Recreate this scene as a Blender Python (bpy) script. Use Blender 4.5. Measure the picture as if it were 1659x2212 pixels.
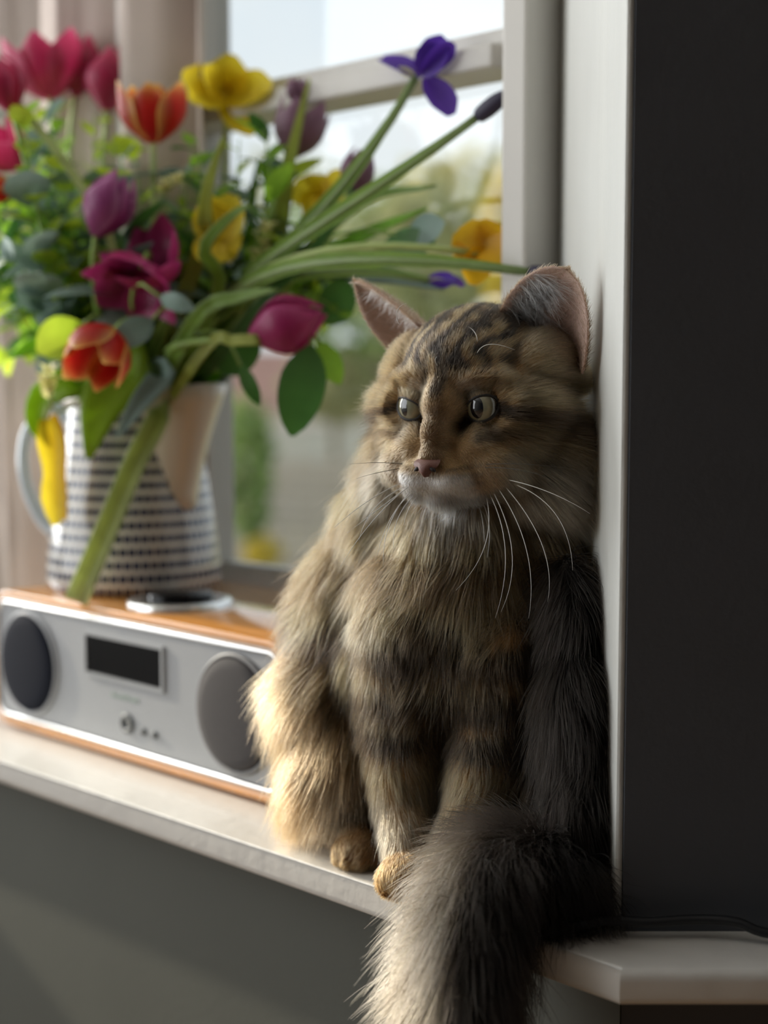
import bpy, bmesh, math, random
import numpy as np
from mathutils import Vector, Matrix, Euler, Quaternion
from mathutils.kdtree import KDTree
from mathutils.bvhtree import BVHTree

# ------------------------------------------------------------------ camera, sky, sun, exposure
SC = bpy.context.scene
COL = SC.collection
for o in list(bpy.data.objects):
    bpy.data.objects.remove(o)
FPX, CAMZ, PITCH = 3200.0, 0.335, math.radians(4.95)
cam_d = bpy.data.cameras.new('camera')
cam = bpy.data.objects.new('camera', cam_d)
COL.objects.link(cam)
cam.location = (0, 0, CAMZ)
cam.rotation_euler = (math.pi / 2 - PITCH, 0, 0)
cam_d.sensor_fit = 'VERTICAL'
cam_d.sensor_height = 36.0
cam_d.lens = 36.0 * FPX / 2212.0
cam_d.clip_start = 0.05
cam_d.dof.use_dof = True
cam_d.dof.focus_distance = 0.95
cam_d.dof.aperture_fstop = 3.0
cam_d.dof.aperture_blades = 0
SC.camera = cam

SC.view_settings.view_transform = 'Standard'
SC.view_settings.look = 'None'
SC.view_settings.gamma = 1.0
SC.view_settings.use_curve_mapping = False
SC.view_settings.exposure = 0.50

world = bpy.data.worlds.new('sky')
SC.world = world
world.use_nodes = True
wn, wl = world.node_tree.nodes, world.node_tree.links
wn.clear()
w_out = wn.new('ShaderNodeOutputWorld')
w_bg = wn.new('ShaderNodeBackground')
w_tc = wn.new('ShaderNodeTexCoord')
w_no = wn.new('ShaderNodeTexNoise')
w_no.inputs['Scale'].default_value = 5.0
w_no.inputs['Detail'].default_value = 5.0
w_ra = wn.new('ShaderNodeValToRGB')
w_ra.color_ramp.elements[0].position = 0.36
w_ra.color_ramp.elements[0].color = (0.80, 0.90, 1.0, 1)
w_ra.color_ramp.elements[1].position = 0.58
w_ra.color_ramp.elements[1].color = (0.93, 0.97, 1.0, 1)
wl.new(w_tc.outputs['Generated'], w_no.inputs['Vector'])
wl.new(w_no.outputs['Fac'], w_ra.inputs['Fac'])
wl.new(w_ra.outputs['Color'], w_bg.inputs['Color'])
w_bg.inputs['Strength'].default_value = 0.72
wl.new(w_bg.outputs[0], w_out.inputs[0])

sun_d = bpy.data.lights.new('sun', 'SUN')
sun = bpy.data.objects.new('sun', sun_d)
COL.objects.link(sun)
SUN_TO = Vector((-0.80, 0.60, 0.36)).normalized()
sun.rotation_euler = (-SUN_TO).to_track_quat('-Z', 'Y').to_euler()
sun_d.energy = 3.6
sun_d.angle = math.radians(1.2)
sun_d.color = (1.0, 0.86, 0.66)

# area lamps added to brighten the room, set at unseen openings on the left
def fill_lamp(name, loc, rot, sx, sy, power, color=(.965, .98, .99)):
    d = bpy.data.lights.new(name, 'AREA')
    d.shape = 'RECTANGLE'; d.size = sx; d.size_y = sy
    d.energy = power; d.color = color
    o = bpy.data.objects.new(name, d)
    COL.objects.link(o)
    o.location = loc; o.rotation_euler = rot
    return o


fill_lamp('added_fill_left', (-1.98, .92, .70), (math.pi / 2, 0, -math.pi / 2), 1.35, 1.45, 11)
fill_lamp('added_fill_bay', (-1.33, 1.93, .80), (math.pi / 2, 0, math.pi), .9, 1.25, 23)

cy = SC.cycles
cy.use_denoising = True
cy.max_bounces = 8
cy.diffuse_bounces = 4
cy.glossy_bounces = 3
cy.transmission_bounces = 4
cy.transparent_max_bounces = 12
cy.sample_clamp_indirect = 4.0
cy.caustics_reflective = False
cy.caustics_refractive = False

# ------------------------------------------------------------------ helpers
rnd = random.Random(7)
NR = np.random.default_rng(11)
R2 = math.sqrt(0.5)
WD = Vector((-R2, R2, 0))      # along the bay window, to the left and away
MD = Vector((R2, R2, 0))       # out through the bay window


def P(u, v, Y):
    """point seen at photograph pixel (u, v) at distance Y into the room"""
    xc, yc = (u - 829.5) / FPX, (v - 1106.0) / FPX
    c, s = math.cos(PITCH), math.sin(PITCH)
    dy, dz = c - yc * s, -s - yc * c
    return Vector((xc / dy * Y, Y, CAMZ + dz / dy * Y))


def tag(o, label=None, cat=None, group=None, kind=None):
    for k, v in (('label', label), ('category', cat), ('group', group), ('kind', kind)):
        if v:
            o[k] = v
    return o


def link(name, me, mat=None, parent=None, smooth=True):
    o = bpy.data.objects.new(name, me)
    COL.objects.link(o)
    if mat is not None and not me.materials:
        for m in (mat if isinstance(mat, (list, tuple)) else [mat]):
            me.materials.append(m)
    if parent is not None:
        o.parent = parent
    if smooth and me.polygons and not me.polygons[0].use_smooth:
        me.polygons.foreach_set('use_smooth', [True] * len(me.polygons))
    return o


def obj_bm(name, bm, mat, parent=None, smooth=False):
    me = bpy.data.meshes.new(name)
    bmesh.ops.recalc_face_normals(bm, faces=bm.faces)
    bm.to_mesh(me)
    bm.free()
    return link(name, me, mat, parent, smooth)


def empty(name, loc=(0, 0, 0), rz=0.0):
    o = bpy.data.objects.new(name, None)
    COL.objects.link(o)
    o.location = loc
    o.rotation_euler = (0, 0, rz)
    o.empty_display_size = 0.02
    return o


def box_bm(lo, hi, bevel=0.0, seg=2, bm=None):
    bm = bm or bmesh.new()
    r = bmesh.ops.create_cube(bm, size=1.0)
    lo, hi = Vector(lo), Vector(hi)
    for v in r['verts']:
        v.co = Vector((lo.x + (v.co.x + .5) * (hi.x - lo.x), lo.y + (v.co.y + .5) * (hi.y - lo.y), lo.z + (v.co.z + .5) * (hi.z - lo.z)))
    if bevel:
        es = list({e for v in r['verts'] for e in v.link_edges})
        bmesh.ops.bevel(bm, geom=es, offset=bevel, segments=seg, affect='EDGES', profile=.5)
    return bm


def grid_mesh(name, pts, nu, nv, uvs=None, closed_u=False):
    """pts: nv rows of nu columns"""
    faces = []
    for j in range(nv - 1):
        for i in range(nu - (0 if closed_u else 1)):
            a, b = j * nu + i, j * nu + (i + 1) % nu
            faces.append((a, b, b + nu, a + nu))
    me = bpy.data.meshes.new(name)
    me.from_pydata([tuple(p) for p in pts], [], faces)
    if uvs is not None:
        uv = me.uv_layers.new(name='UVMap')
        idx = np.empty(len(me.loops), dtype=np.int32)
        me.loops.foreach_get('vertex_index', idx)
        uv.data.foreach_set('uv', np.asarray(uvs, dtype=np.float32)[idx].ravel())
    me.polygons.foreach_set('use_smooth', [True] * len(me.polygons))
    return me


def spline(pts, n):
    """Catmull-Rom through pts, n samples"""
    p = [Vector(q) for q in pts]
    p = [p[0] * 2 - p[1]] + p + [p[-1] * 2 - p[-2]]
    out = []
    m = len(p) - 3
    for k in range(n):
        t = k / (n - 1) * m
        i = min(int(t), m - 1)
        t -= i
        a, b, c, d = p[i:i + 4]
        out.append(0.5 * ((2 * b) + (c - a) * t + (2 * a - 5 * b + 4 * c - d) * t * t + (3 * b - a - 3 * c + d) * t ** 3))
    return out


def tube_mesh(name, pts, rad, sides=8, cap=True):
    n = len(pts)
    rad = rad if isinstance(rad, (list, tuple)) else [rad] * n
    vs, fs = [], []
    up = None
    for i, p in enumerate(pts):
        t = (pts[min(i + 1, n - 1)] - pts[max(i - 1, 0)]).normalized()
        if up is None:
            up = t.orthogonal().normalized()
        up = (up - t * up.dot(t)).normalized()
        bn = t.cross(up)
        for k in range(sides):
            a = 2 * math.pi * k / sides
            vs.append(p + (up * math.cos(a) + bn * math.sin(a)) * rad[i])
    for i in range(n - 1):
        for k in range(sides):
            a, b = i * sides + k, i * sides + (k + 1) % sides
            fs.append((a, b, b + sides, a + sides))
    if cap:
        fs.append(tuple(reversed(range(sides))))
        fs.append(tuple(range((n - 1) * sides, n * sides)))
    me = bpy.data.meshes.new(name)
    me.from_pydata([tuple(v) for v in vs], [], fs)
    me.polygons.foreach_set('use_smooth', [True] * len(me.polygons))
    return me


def lathe_mesh(name, prof, n=40, uvlen=True):
    pts, uvs = [], []
    for r, z in prof:
        for k in range(n):
            a = 2 * math.pi * k / n
            pts.append((r * math.cos(a), r * math.sin(a), z))
    return grid_mesh(name, pts, n, len(prof), None, True)


# ------------------------------------------------------------------ materials
MATS = {}


def nodes_of(m):
    m.use_nodes = True
    return m.node_tree.nodes, m.node_tree.links


def principled(name, color, rough=0.6, metal=0.0, coat=0.0, noise=0.0, nscale=20.0, bump=0.0, bscale=60.0, spec=0.5, stretch=None):
    if name in MATS:
        return MATS[name]
    m = bpy.data.materials.new(name)
    n, l = nodes_of(m)
    b = n['Principled BSDF']
    b.inputs['Base Color'].default_value = (*color, 1)
    b.inputs['Roughness'].default_value = rough
    b.inputs['Metallic'].default_value = metal
    b.inputs['Coat Weight'].default_value = coat
    b.inputs['Coat Roughness'].default_value = 0.05
    b.inputs['Specular IOR Level'].default_value = spec
    tc = n.new('ShaderNodeTexCoord')
    src = tc.outputs['Object']
    if stretch:
        mp = n.new('ShaderNodeMapping')
        mp.inputs['Scale'].default_value = stretch
        l.new(src, mp.inputs[0])
        src = mp.outputs[0]
    if noise:
        t = n.new('ShaderNodeTexNoise')
        t.inputs['Scale'].default_value = nscale
        t.inputs['Detail'].default_value = 4
        l.new(src, t.inputs['Vector'])
        mx = n.new('ShaderNodeMix')
        mx.data_type = 'RGBA'
        mx.inputs[6].default_value = tuple(c * (1 - noise) for c in color) + (1,)
        mx.inputs[7].default_value = tuple(min(1, c * (1 + noise)) for c in color) + (1,)
        l.new(t.outputs['Fac'], mx.inputs[0])
        l.new(mx.outputs[2], b.inputs['Base Color'])
    if bump:
        t2 = n.new('ShaderNodeTexNoise')
        t2.inputs['Scale'].default_value = bscale
        t2.inputs['Detail'].default_value = 3
        l.new(src, t2.inputs['Vector'])
        bp = n.new('ShaderNodeBump')
        bp.inputs['Strength'].default_value = bump
        bp.inputs['Distance'].default_value = 0.002
        l.new(t2.outputs['Fac'], bp.inputs['Height'])
        l.new(bp.outputs[0], b.inputs['Normal'])
    MATS[name] = m
    return m


def leafy(name, c0, c1, trans=0.45, rough=0.45, edge=None, nscale=40.0):
    """thin leaf or petal: colour runs c0 (base) to c1 (tip) over the blade, optional edge colour, some light passes through"""
    if name in MATS:
        return MATS[name]
    m = bpy.data.materials.new(name)
    n, l = nodes_of(m)
    b = n['Principled BSDF']
    b.inputs['Roughness'].default_value = rough
    uv = n.new('ShaderNodeUVMap')
    sp = n.new('ShaderNodeSeparateXYZ')
    l.new(uv.outputs[0], sp.inputs[0])
    mx = n.new('ShaderNodeMix')
    mx.data_type = 'RGBA'
    mx.inputs[6].default_value = (*c0, 1)
    mx.inputs[7].default_value = (*c1, 1)
    l.new(sp.outputs[1], mx.inputs[0])
    colr = mx.outputs[2]
    if edge:
        ab = n.new('ShaderNodeMath'); ab.operation = 'ABSOLUTE'
        l.new(sp.outputs[0], ab.inputs[0])
        pw = n.new('ShaderNodeMath'); pw.operation = 'POWER'; pw.inputs[1].default_value = 4.0
        l.new(ab.outputs[0], pw.inputs[0])
        p2 = n.new('ShaderNodeMath'); p2.operation = 'POWER'; p2.inputs[1].default_value = 9.0
        l.new(sp.outputs[1], p2.inputs[0])
        mm = n.new('ShaderNodeMath'); mm.operation = 'MAXIMUM'; mm.use_clamp = True
        l.new(pw.outputs[0], mm.inputs[0]); l.new(p2.outputs[0], mm.inputs[1])
        m2 = n.new('ShaderNodeMix'); m2.data_type = 'RGBA'
        l.new(mm.outputs[0], m2.inputs[0]); l.new(colr, m2.inputs[6])
        m2.inputs[7].default_value = (*edge, 1)
        colr = m2.outputs[2]
    tc = n.new('ShaderNodeTexCoord')
    nz = n.new('ShaderNodeTexNoise'); nz.inputs['Scale'].default_value = nscale
    l.new(tc.outputs['Object'], nz.inputs['Vector'])
    hs = n.new('ShaderNodeHueSaturation')
    mr = n.new('ShaderNodeMapRange'); mr.inputs[3].default_value = 0.7; mr.inputs[4].default_value = 1.3
    l.new(nz.outputs['Fac'], mr.inputs[0]); l.new(mr.outputs[0], hs.inputs['Value'])
    l.new(colr, hs.inputs['Color'])
    l.new(hs.outputs[0], b.inputs['Base Color'])
    tr = n.new('ShaderNodeBsdfTranslucent')
    l.new(hs.outputs[0], tr.inputs['Color'])
    ms = n.new('ShaderNodeMixShader'); ms.inputs[0].default_value = trans
    l.new(b.outputs[0], ms.inputs[1]); l.new(tr.outputs[0], ms.inputs[2])
    l.new(ms.outputs[0], n['Material Output'].inputs[0])
    MATS[name] = m
    return m


def glass_mat():
    m = bpy.data.materials.new('window_glass')
    n, l = nodes_of(m)
    n.remove(n['Principled BSDF'])
    lw = n.new('ShaderNodeLayerWeight'); lw.inputs[0].default_value = .5
    pw = n.new('ShaderNodeMath'); pw.operation = 'POWER'; pw.inputs[1].default_value = 5.0
    l.new(lw.outputs['Facing'], pw.inputs[0])
    fr = n.new('ShaderNodeMapRange'); fr.inputs[3].default_value = .04; fr.inputs[4].default_value = .9
    l.new(pw.outputs[0], fr.inputs[0])
    tb = n.new('ShaderNodeBsdfTransparent'); tb.inputs[0].default_value = (.97, .985, .98, 1)
    gb = n.new('ShaderNodeBsdfGlossy'); gb.inputs['Roughness'].default_value = 0.01
    ms = n.new('ShaderNodeMixShader')
    l.new(fr.outputs[0], ms.inputs[0]); l.new(tb.outputs[0], ms.inputs[1]); l.new(gb.outputs[0], ms.inputs[2])
    l.new(ms.outputs[0], n['Material Output'].inputs[0])
    return m


M_WHITE = principled('white_gloss_paint', (.74, .72, .68), .32, noise=.05, nscale=9, bump=.35, bscale=60, coat=.15)
M_REVEAL = principled('white_wall_paint', (.66, .67, .64), .55, noise=.06, nscale=30, bump=.35, bscale=160, stretch=(1, 1, .25))
M_FRAME = principled('window_paint', (.62, .60, .56), .4, noise=.04, nscale=12)
M_DARK = principled('charcoal_wall_paint', (.078, .084, .098), .75, noise=.12, nscale=14, bump=.12, bscale=220)
M_UNDER = principled('grey_green_wall_paint', (.082, .087, .075), .6, noise=.08, nscale=10, bump=.12, bscale=180)
M_CEIL = principled('ceiling_paint', (.7, .68, .64), .8, noise=.03)
M_FLOOR = principled('floor_boards', (.26, .17, .10), .5, noise=.3, nscale=6, stretch=(1, 12, 1))
M_CURTAIN = leafy('curtain_cloth', (.66, .57, .50), (.66, .57, .53), trans=.30, rough=.9, nscale=8)
M_BLOCKER = principled('blocker_cloth', (.55, .50, .44), .9, noise=.05)
M_GLASS = glass_mat()
M_BLACK = principled('black_rubber', (.012, .013, .016), .45, noise=.1)

# ------------------------------------------------------------------ the setting
ZF, ZC = -0.66, 1.75            # floor and ceiling (sill top is z = 0)
C0 = Vector((0.1465, 0.884, 0))  # corner between the charcoal wall and the bay
W0 = Vector((0.1465, 1.215, 0))  # right end of the window
A0 = Vector((0.135, 0.822, 0))   # outer corner of the sill


def struct(name, bm, mat, smooth=False):
    o = obj_bm(name, bm, mat, None, smooth)
    o['kind'] = 'structure'
    return o


def prism(poly, z0, z1, bm=None):
    bm = bm or bmesh.new()
    lo = [bm.verts.new((p[0], p[1], z0)) for p in poly]
    hi = [bm.verts.new((p[0], p[1], z1)) for p in poly]
    bm.faces.new(list(reversed(lo)))
    bm.faces.new(hi)
    n = len(poly)
    for i in range(n):
        bm.faces.new((lo[i], lo[(i + 1) % n], hi[(i + 1) % n], hi[i]))
    return bm


def slab(a, b, thick_dir, th, z0, z1, bm=None):
    """upright slab from a to b, th thick towards thick_dir"""
    a, b, d = Vector(a), Vector(b), Vector(thick_dir) * th
    return prism([a[:2], b[:2], (b + d)[:2], (a + d)[:2]], z0, z1, bm)


struct('wall_right', box_bm((C0.x, C0.y, ZF), (2.6, C0.y + .40, ZC)), M_DARK)
# painted reveal of the bay, a skin on the end of the wall
struct('wall_reveal', box_bm((C0.x - .005, C0.y + .002, 0.0), (C0.x, C0.y + .40, ZC), .002), M_REVEAL)
B1 = C0 + WD * 1.25
under = slab(C0 + Vector((-.001, 0, 0)), B1, MD, .12, ZF, -.0215)
struct('wall_front', under, M_UNDER)
PIER_A, PIER_B = W0 + WD * .565, W0 + WD * 1.02
pier = slab(PIER_A - MD * .03, PIER_B - MD * .03, MD, .10, -.02, ZC)
struct('wall_pier', pier, M_REVEAL)
YM = 1.98                        # middle facet of the bay
XM0, XM1 = PIER_B.x - .02, -2.05
ow0, ow1, oz0, oz1 = -.86, -1.80, .12, 1.45
bm = bmesh.new()
box_bm((XM1, YM, ZF), (XM0 + .02, YM + .14, oz0), bm=bm)
box_bm((XM1, YM, oz1), (XM0 + .02, YM + .14, ZC), bm=bm)
box_bm((ow0, YM, oz0), (XM0 + .02, YM + .14, oz1), bm=bm)
box_bm((XM1, YM, oz0), (ow1, YM + .14, oz1), bm=bm)
struct('wall_back', bm, M_REVEAL)
bm = bmesh.new()
box_bm((XM1 - .1, -2.6, ZF), (XM1, YM + .14, -.05), bm=bm)
box_bm((XM1 - .1, -2.6, 1.45), (XM1, YM + .14, ZC), bm=bm)
box_bm((XM1 - .1, -2.6, -.05), (XM1, .20, 1.45), bm=bm)
box_bm((XM1 - .1, 1.62, -.05), (XM1, YM + .14, 1.45), bm=bm)
struct('wall_left', bm, M_REVEAL)      # with an unseen opening added to let light in from the left
struct('wall_rear', box_bm((XM1 - .1, -2.7, ZF), (2.7, -2.6, ZC)), M_DARK)
struct('wall_side', box_bm((2.6, -2.6, ZF), (2.7, C0.y + .4, ZC)), M_DARK)
struct('floor', box_bm((XM1 - .1, -2.7, ZF - .05), (2.7, 2.2, ZF)), M_FLOOR)
ceil_poly = [(XM1 - .1, -2.7), (2.7, -2.7), (2.7, 1.25), (W0.x + .1, 1.25), tuple((W0 + MD * .12)[:2]), tuple((PIER_B + MD * .12)[:2]), (XM0, YM + .14), (XM1 - .1, YM + .14)]
struct('ceiling', prism(ceil_poly, ZC, ZC + .05), M_CEIL)
# wall above the bay window
struct('wall_head', slab(W0 - MD * .03, PIER_A - MD * .03, MD, .16, 1.42, ZC), M_REVEAL)

# sill, one painted board that turns the corner on to the charcoal wall
poly = [tuple(A0[:2]), (1.6, A0.y), (1.6, .93), (C0.x + .03, .93), (C0.x + .03, W0.y + .03)]
pe = W0 + MD * .03
poly += [tuple(pe[:2]), tuple((pe + WD * 1.04)[:2]), (-1.3, YM - .001), (-1.3, tuple(A0 + WD * 1.3)[1])]
poly += [tuple((A0 + WD * 1.30)[:2])]
bm = prism(poly, -.0215, 0.0)
bm.edges.ensure_lookup_table()
def on_front(v):
    q = Vector((v.co.x, v.co.y, 0)) - A0
    return (abs(q.dot(MD)) < 1e-4 and q.dot(WD) > -1e-4) or (abs(q.y) < 1e-4 and q.x > -1e-4)
es_top = [e for e in bm.edges if all(on_front(v) for v in e.verts) and all(abs(v.co.z) < 1e-5 for v in e.verts)]
es_bot = [e for e in bm.edges if all(on_front(v) for v in e.verts) and all(abs(v.co.z + .0215) < 1e-5 for v in e.verts)]
bmesh.ops.bevel(bm, geom=es_top, offset=.0068, segments=3, affect='EDGES', profile=.5)
es_bot = [e for e in bm.edges if e.is_valid and all(on_front(v) for v in e.verts) and all(abs(v.co.z + .0215) < 1e-5 for v in e.verts)]
bmesh.ops.bevel(bm, geom=es_bot, offset=.0055, segments=3, affect='EDGES', profile=.5)
sill = struct('window_sill', bm, M_WHITE)
me = sill.data
me.polygons.foreach_set('use_smooth', [True] * len(me.polygons))
wn_ = sill.modifiers.new('normals', 'WEIGHTED_NORMAL')
wn_.keep_sharp = True
for e in me.edges:      # the mitred corner stays crisp
    a_, b_ = me.vertices[e.vertices[0]].co, me.vertices[e.vertices[1]].co
    e.use_edge_sharp = all(abs(q.x - A0.x) < .0045 and abs(q.y - A0.y) < .010 for q in (a_, b_)) and abs(a_.z - b_.z) > 1e-5

# window in the bay
def pane_and_frames():
    root = empty('window_1', tuple(W0), math.atan2(WD.y, WD.x))   # local x runs left along the window, local y towards the room
    root['kind'] = 'structure'
    H = 1.42
    def fr(name, x0, x1, z0, z1, y0, y1, bev=.003):
        return obj_bm(name, box_bm((x0, y0, z0), (x1, y1, z1), bev), M_FRAME, root)
    fr('frame', .0, .026, 0, H, -.02, .05)
    fr('stile', .0265, .052, .0, H, -.045, .012)
    fr('bead', .0265, .033, .0, H, .0125, .022, .002)
    fr('stile', .478, .512, 0, H, -.045, .012)
    fr('frame', .5125, .55, 0, H, -.02, .05)
    bm = bmesh.new()
    prof = [(.012, 0), (.012, .088), (.006, .094), (-.030, .146), (-.045, .146), (-.045, 0)]  # sloped face shaped to catch sky light and brighten the rail
    va = [bm.verts.new((.0525, y, z)) for y, z in prof]
    vb = [bm.verts.new((.4775, y, z)) for y, z in prof]
    bm.faces.new(va); bm.faces.new(list(reversed(vb)))
    for i in range(6):
        bm.faces.new((va[i], va[(i + 1) % 6], vb[(i + 1) % 6], vb[i]))
    obj_bm('bottom_rail', bm, M_FRAME, root)
    fr('meeting_rail', .0525, .4775, .592, .612, -.025, .030, .003)
    fr('meeting_rail', .0525, .4775, .6125, .627, -.012, .012, .003)
    fr('top_rail', .0525, .4775, 1.36, 1.42, -.045, .012, .003)
    obj_bm('pane', box_bm((.048, -.018, .14), (.482, -.015, .60)), M_GLASS, root)
    obj_bm('pane', box_bm((.048, -.028, .62), (.482, -.025, 1.37)), M_GLASS, root)
    return root
pane_and_frames()

def middle_window():
    root = empty('window_2', ((ow0 + ow1) / 2, YM + .05, oz0))
    root['kind'] = 'structure'
    w2, h = (ow0 - ow1) / 2, oz1 - oz0
    for nm, lo, hi in (('stile', (-w2, 0, 0), (-w2 + .05, .05, h)), ('stile', (w2 - .05, 0, 0), (w2, .05, h)), ('bottom_rail', (-w2 + .05, 0, 0), (w2 - .05, .05, .06)),
                       ('top_rail', (-w2 + .05, 0, h - .05), (w2 - .05, .05, h)), ('mullion', (.14, 0, .06), (.18, .05, h - .05))):
        obj_bm(nm, box_bm(lo, hi, .003), M_FRAME, root)
    obj_bm('pane', box_bm((-w2 + .045, .02, .055), (w2 - .045, .023, h - .045)), M_GLASS, root)
middle_window()
for bx0, bx1, bz, lab in ((ow1 - .03, -1.18, .67, 'unseen beige blind added to keep the sun off the head of the cat'), (-1.175, ow0 + .03, .88, 'unseen beige blind added to keep the sun off the upper reveal')):
    bl = empty('sun_blocker_blind', ((bx0 + bx1) / 2, YM - .02, bz))  # unseen blind added to block and shape the sun
    tag(bl, lab, 'blind', 'added blinds that shape the sunlight')
    hw_ = (bx1 - bx0) / 2
    obj_bm('cloth', box_bm((-hw_, .008, .012), (hw_, .011, oz1 + .02 - bz)), M_BLOCKER, bl)
    obj_bm('bottom_bar', box_bm((-hw_, .004, 0), (hw_, .015, .012), .002), M_FRAME, bl)
    link('roller', tube_mesh('roller', [Vector((-hw_, -.002, oz1 + .03 - bz)), Vector((hw_, -.002, oz1 + .03 - bz))], .018, 16), M_FRAME, bl)

# curtain gathered at the left of the window
def curtain(name, p0, p1, z0, z1, folds, amp, label):
    p0, p1 = Vector(p0), Vector(p1)
    d = p1 - p0
    nrm = Vector((d.y, -d.x, 0)).normalized()
    nu, nv = folds * 10 + 1, 8
    pts, uvs = [], []
    for j in range(nv):
        for i in range(nu):
            t = i / (nu - 1)
            a = t * folds * 2 * math.pi
            off = math.sin(a + .6 * math.sin(a * .37)) * amp * (1 + .35 * math.sin(a * .23 + 1)) + .006 * math.sin(3 * a + j)
            q = p0 + d * (t + .012 * math.sin(2 * a)) + nrm * off
            pts.append((q.x, q.y, z0 + (z1 - z0) * j / (nv - 1)))
            uvs.append((t * 2 - 1, j / (nv - 1)))
    o = link(name, grid_mesh(name, pts, nu, nv, uvs), M_CURTAIN)
    sol = o.modifiers.new('thickness', 'SOLIDIFY'); sol.thickness = .0016
    return tag(o, label, 'curtain')
ca, cb = W0 + WD * .402 - MD * .055, W0 + WD * 1.0 - MD * .075
curtain('curtain', ca, cb, .002, 1.5, 5, .020, 'beige curtain hanging in soft folds behind the bouquet')
# ------------------------------------------------------------------ radio
def rrect(w, h, r, n=6):
    """rounded rectangle outline in x, z, centred in x, standing on z = 0"""
    pts = []
    for cx, cz, a0 in ((w / 2 - r, r, -90), (w / 2 - r, h - r, 0), (-w / 2 + r, h - r, 90), (-w / 2 + r, r, 180)):
        for k in range(n + 1):
            a = math.radians(a0 + 90 * k / n)
            pts.append((cx + r * math.cos(a), cz + r * math.sin(a)))
    return pts


def loops_bm(loops, cap_first=False, cap_last=False):
    bm = bmesh.new()
    rings = [[bm.verts.new(p) for p in L] for L in loops]
    n = len(rings[0])
    for a, b in zip(rings, rings[1:]):
        for i in range(n):
            bm.faces.new((a[i], a[(i + 1) % n], b[(i + 1) % n], b[i]))
    if cap_first:
        bm.faces.new(list(reversed(rings[0])))
    if cap_last:
        bm.faces.new(rings[-1])
    return bm


M_WOOD = principled('lacquered_wood', (.62, .27, .065), .14, noise=.28, nscale=7, stretch=(3, 22, 22), coat=.7)
M_FACE = principled('grey_lacquer', (.34, .35, .365), .38, noise=.03, nscale=40, coat=.2)
M_SILVER = principled('silver_trim', (.80, .80, .80), .22, metal=.9)
M_GRILLE_SHADE = principled('shaded_grille_cloth', (.012, .014, .022), .85, noise=.25, nscale=900, spec=.12)
M_GRILLE_LIT = principled('lit_grille_cloth', (.070, .066, .068), .8, noise=.25, nscale=900, spec=.15)  # one cloth in two tones, shade on the left speaker put into colour
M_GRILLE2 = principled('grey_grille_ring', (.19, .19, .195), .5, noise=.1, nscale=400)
M_GLOSSBLACK = principled('black_display_glass', (.002, .002, .003), .12, spec=.15)
M_PRINT = principled('pale_green_print', (.27, .33, .30), .6)
M_GREY = principled('grey_plastic', (.12, .13, .135), .4)

RW, RH, RD = .440, .132, .190
radio = empty('table_radio', Vector((-.0777, 1.135, .0035)) + WD * .2135, -math.pi / 4)
tag(radio, 'wood and grey table radio with round speakers standing on the white sill', 'radio')


def off(o2, y):
    return [(x, y, z) for x, z in o2]


def inset_rr(d):
    return [(x, z + d) for x, z in rrect(RW - 2 * d, RH - 2 * d, max(.024 - d, .003))]


outer, inner = inset_rr(0), inset_rr(.0088)
bm = loops_bm([off(inner, .006), off(inner, .0005), off(inset_rr(.005), -.001), off(inset_rr(.0015), -.001), off(inset_rr(.0), .001), off(outer, RD - .003), off(inset_rr(.003), RD)], False, True)
obj_bm('cabinet', bm, M_WOOD, radio, True)
bm = loops_bm([off(inset_rr(.0090), .0058), off(inset_rr(.0090), -.0012), off(inset_rr(.0105), -.0022), off(inset_rr(.0122), -.0012), off(inset_rr(.0122), .0058)])
obj_bm('front_trim', bm, M_SILVER, radio, True)
bm = loops_bm([off(inset_rr(.0125), .0056), off(inset_rr(.0125), .0014), off(inset_rr(.0133), .0006)], False, True)
obj_bm('front_panel', bm, M_FACE, radio)
def disc_bm(prof, n=48, cap=True):
    """turned about the local y axis: (radius, y) list from the rim inwards"""
    loops = [[(r * math.cos(2 * math.pi * k / n), y, r * math.sin(2 * math.pi * k / n)) for k in range(n)] for r, y in prof]
    return loops_bm(loops, False, cap)
for sx in (-.1545, .1545):
    g = obj_bm('speaker_grille', disc_bm([(.0455, .0004), (.0455, -.0035), (.0445, -.0048), (.036, -.0062), (.02, -.0072), (.004, -.0075)]), M_GRILLE_LIT if sx > 0 else M_GRILLE_SHADE, radio, True)
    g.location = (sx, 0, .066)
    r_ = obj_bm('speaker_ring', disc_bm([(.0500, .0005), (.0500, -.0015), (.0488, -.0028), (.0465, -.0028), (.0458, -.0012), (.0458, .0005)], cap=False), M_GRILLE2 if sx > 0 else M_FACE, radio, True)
    r_.location = (sx, 0, .066)
dsp = obj_bm('display', box_bm((-.056, -.0012, .0725), (.056, .0004, .1055), .0008), M_GLOSSBLACK, radio)
bm = loops_bm([[(x, .0005, z) for x, z in ((-.0595, .069), (.0595, .069), (.0595, .109), (-.0595, .109))],
               [(x, -.0022, z) for x, z in ((-.0595, .069), (.0595, .069), (.0595, .109), (-.0595, .109))],
               [(x, -.0022, z) for x, z in ((-.0565, .072), (.0565, .072), (.0565, .106), (-.0565, .106))],
               [(x, .0005, z) for x, z in ((-.0565, .072), (.0565, .072), (.0565, .106), (-.0565, .106))]])
obj_bm('display_frame', bm, M_FACE, radio)
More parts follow.
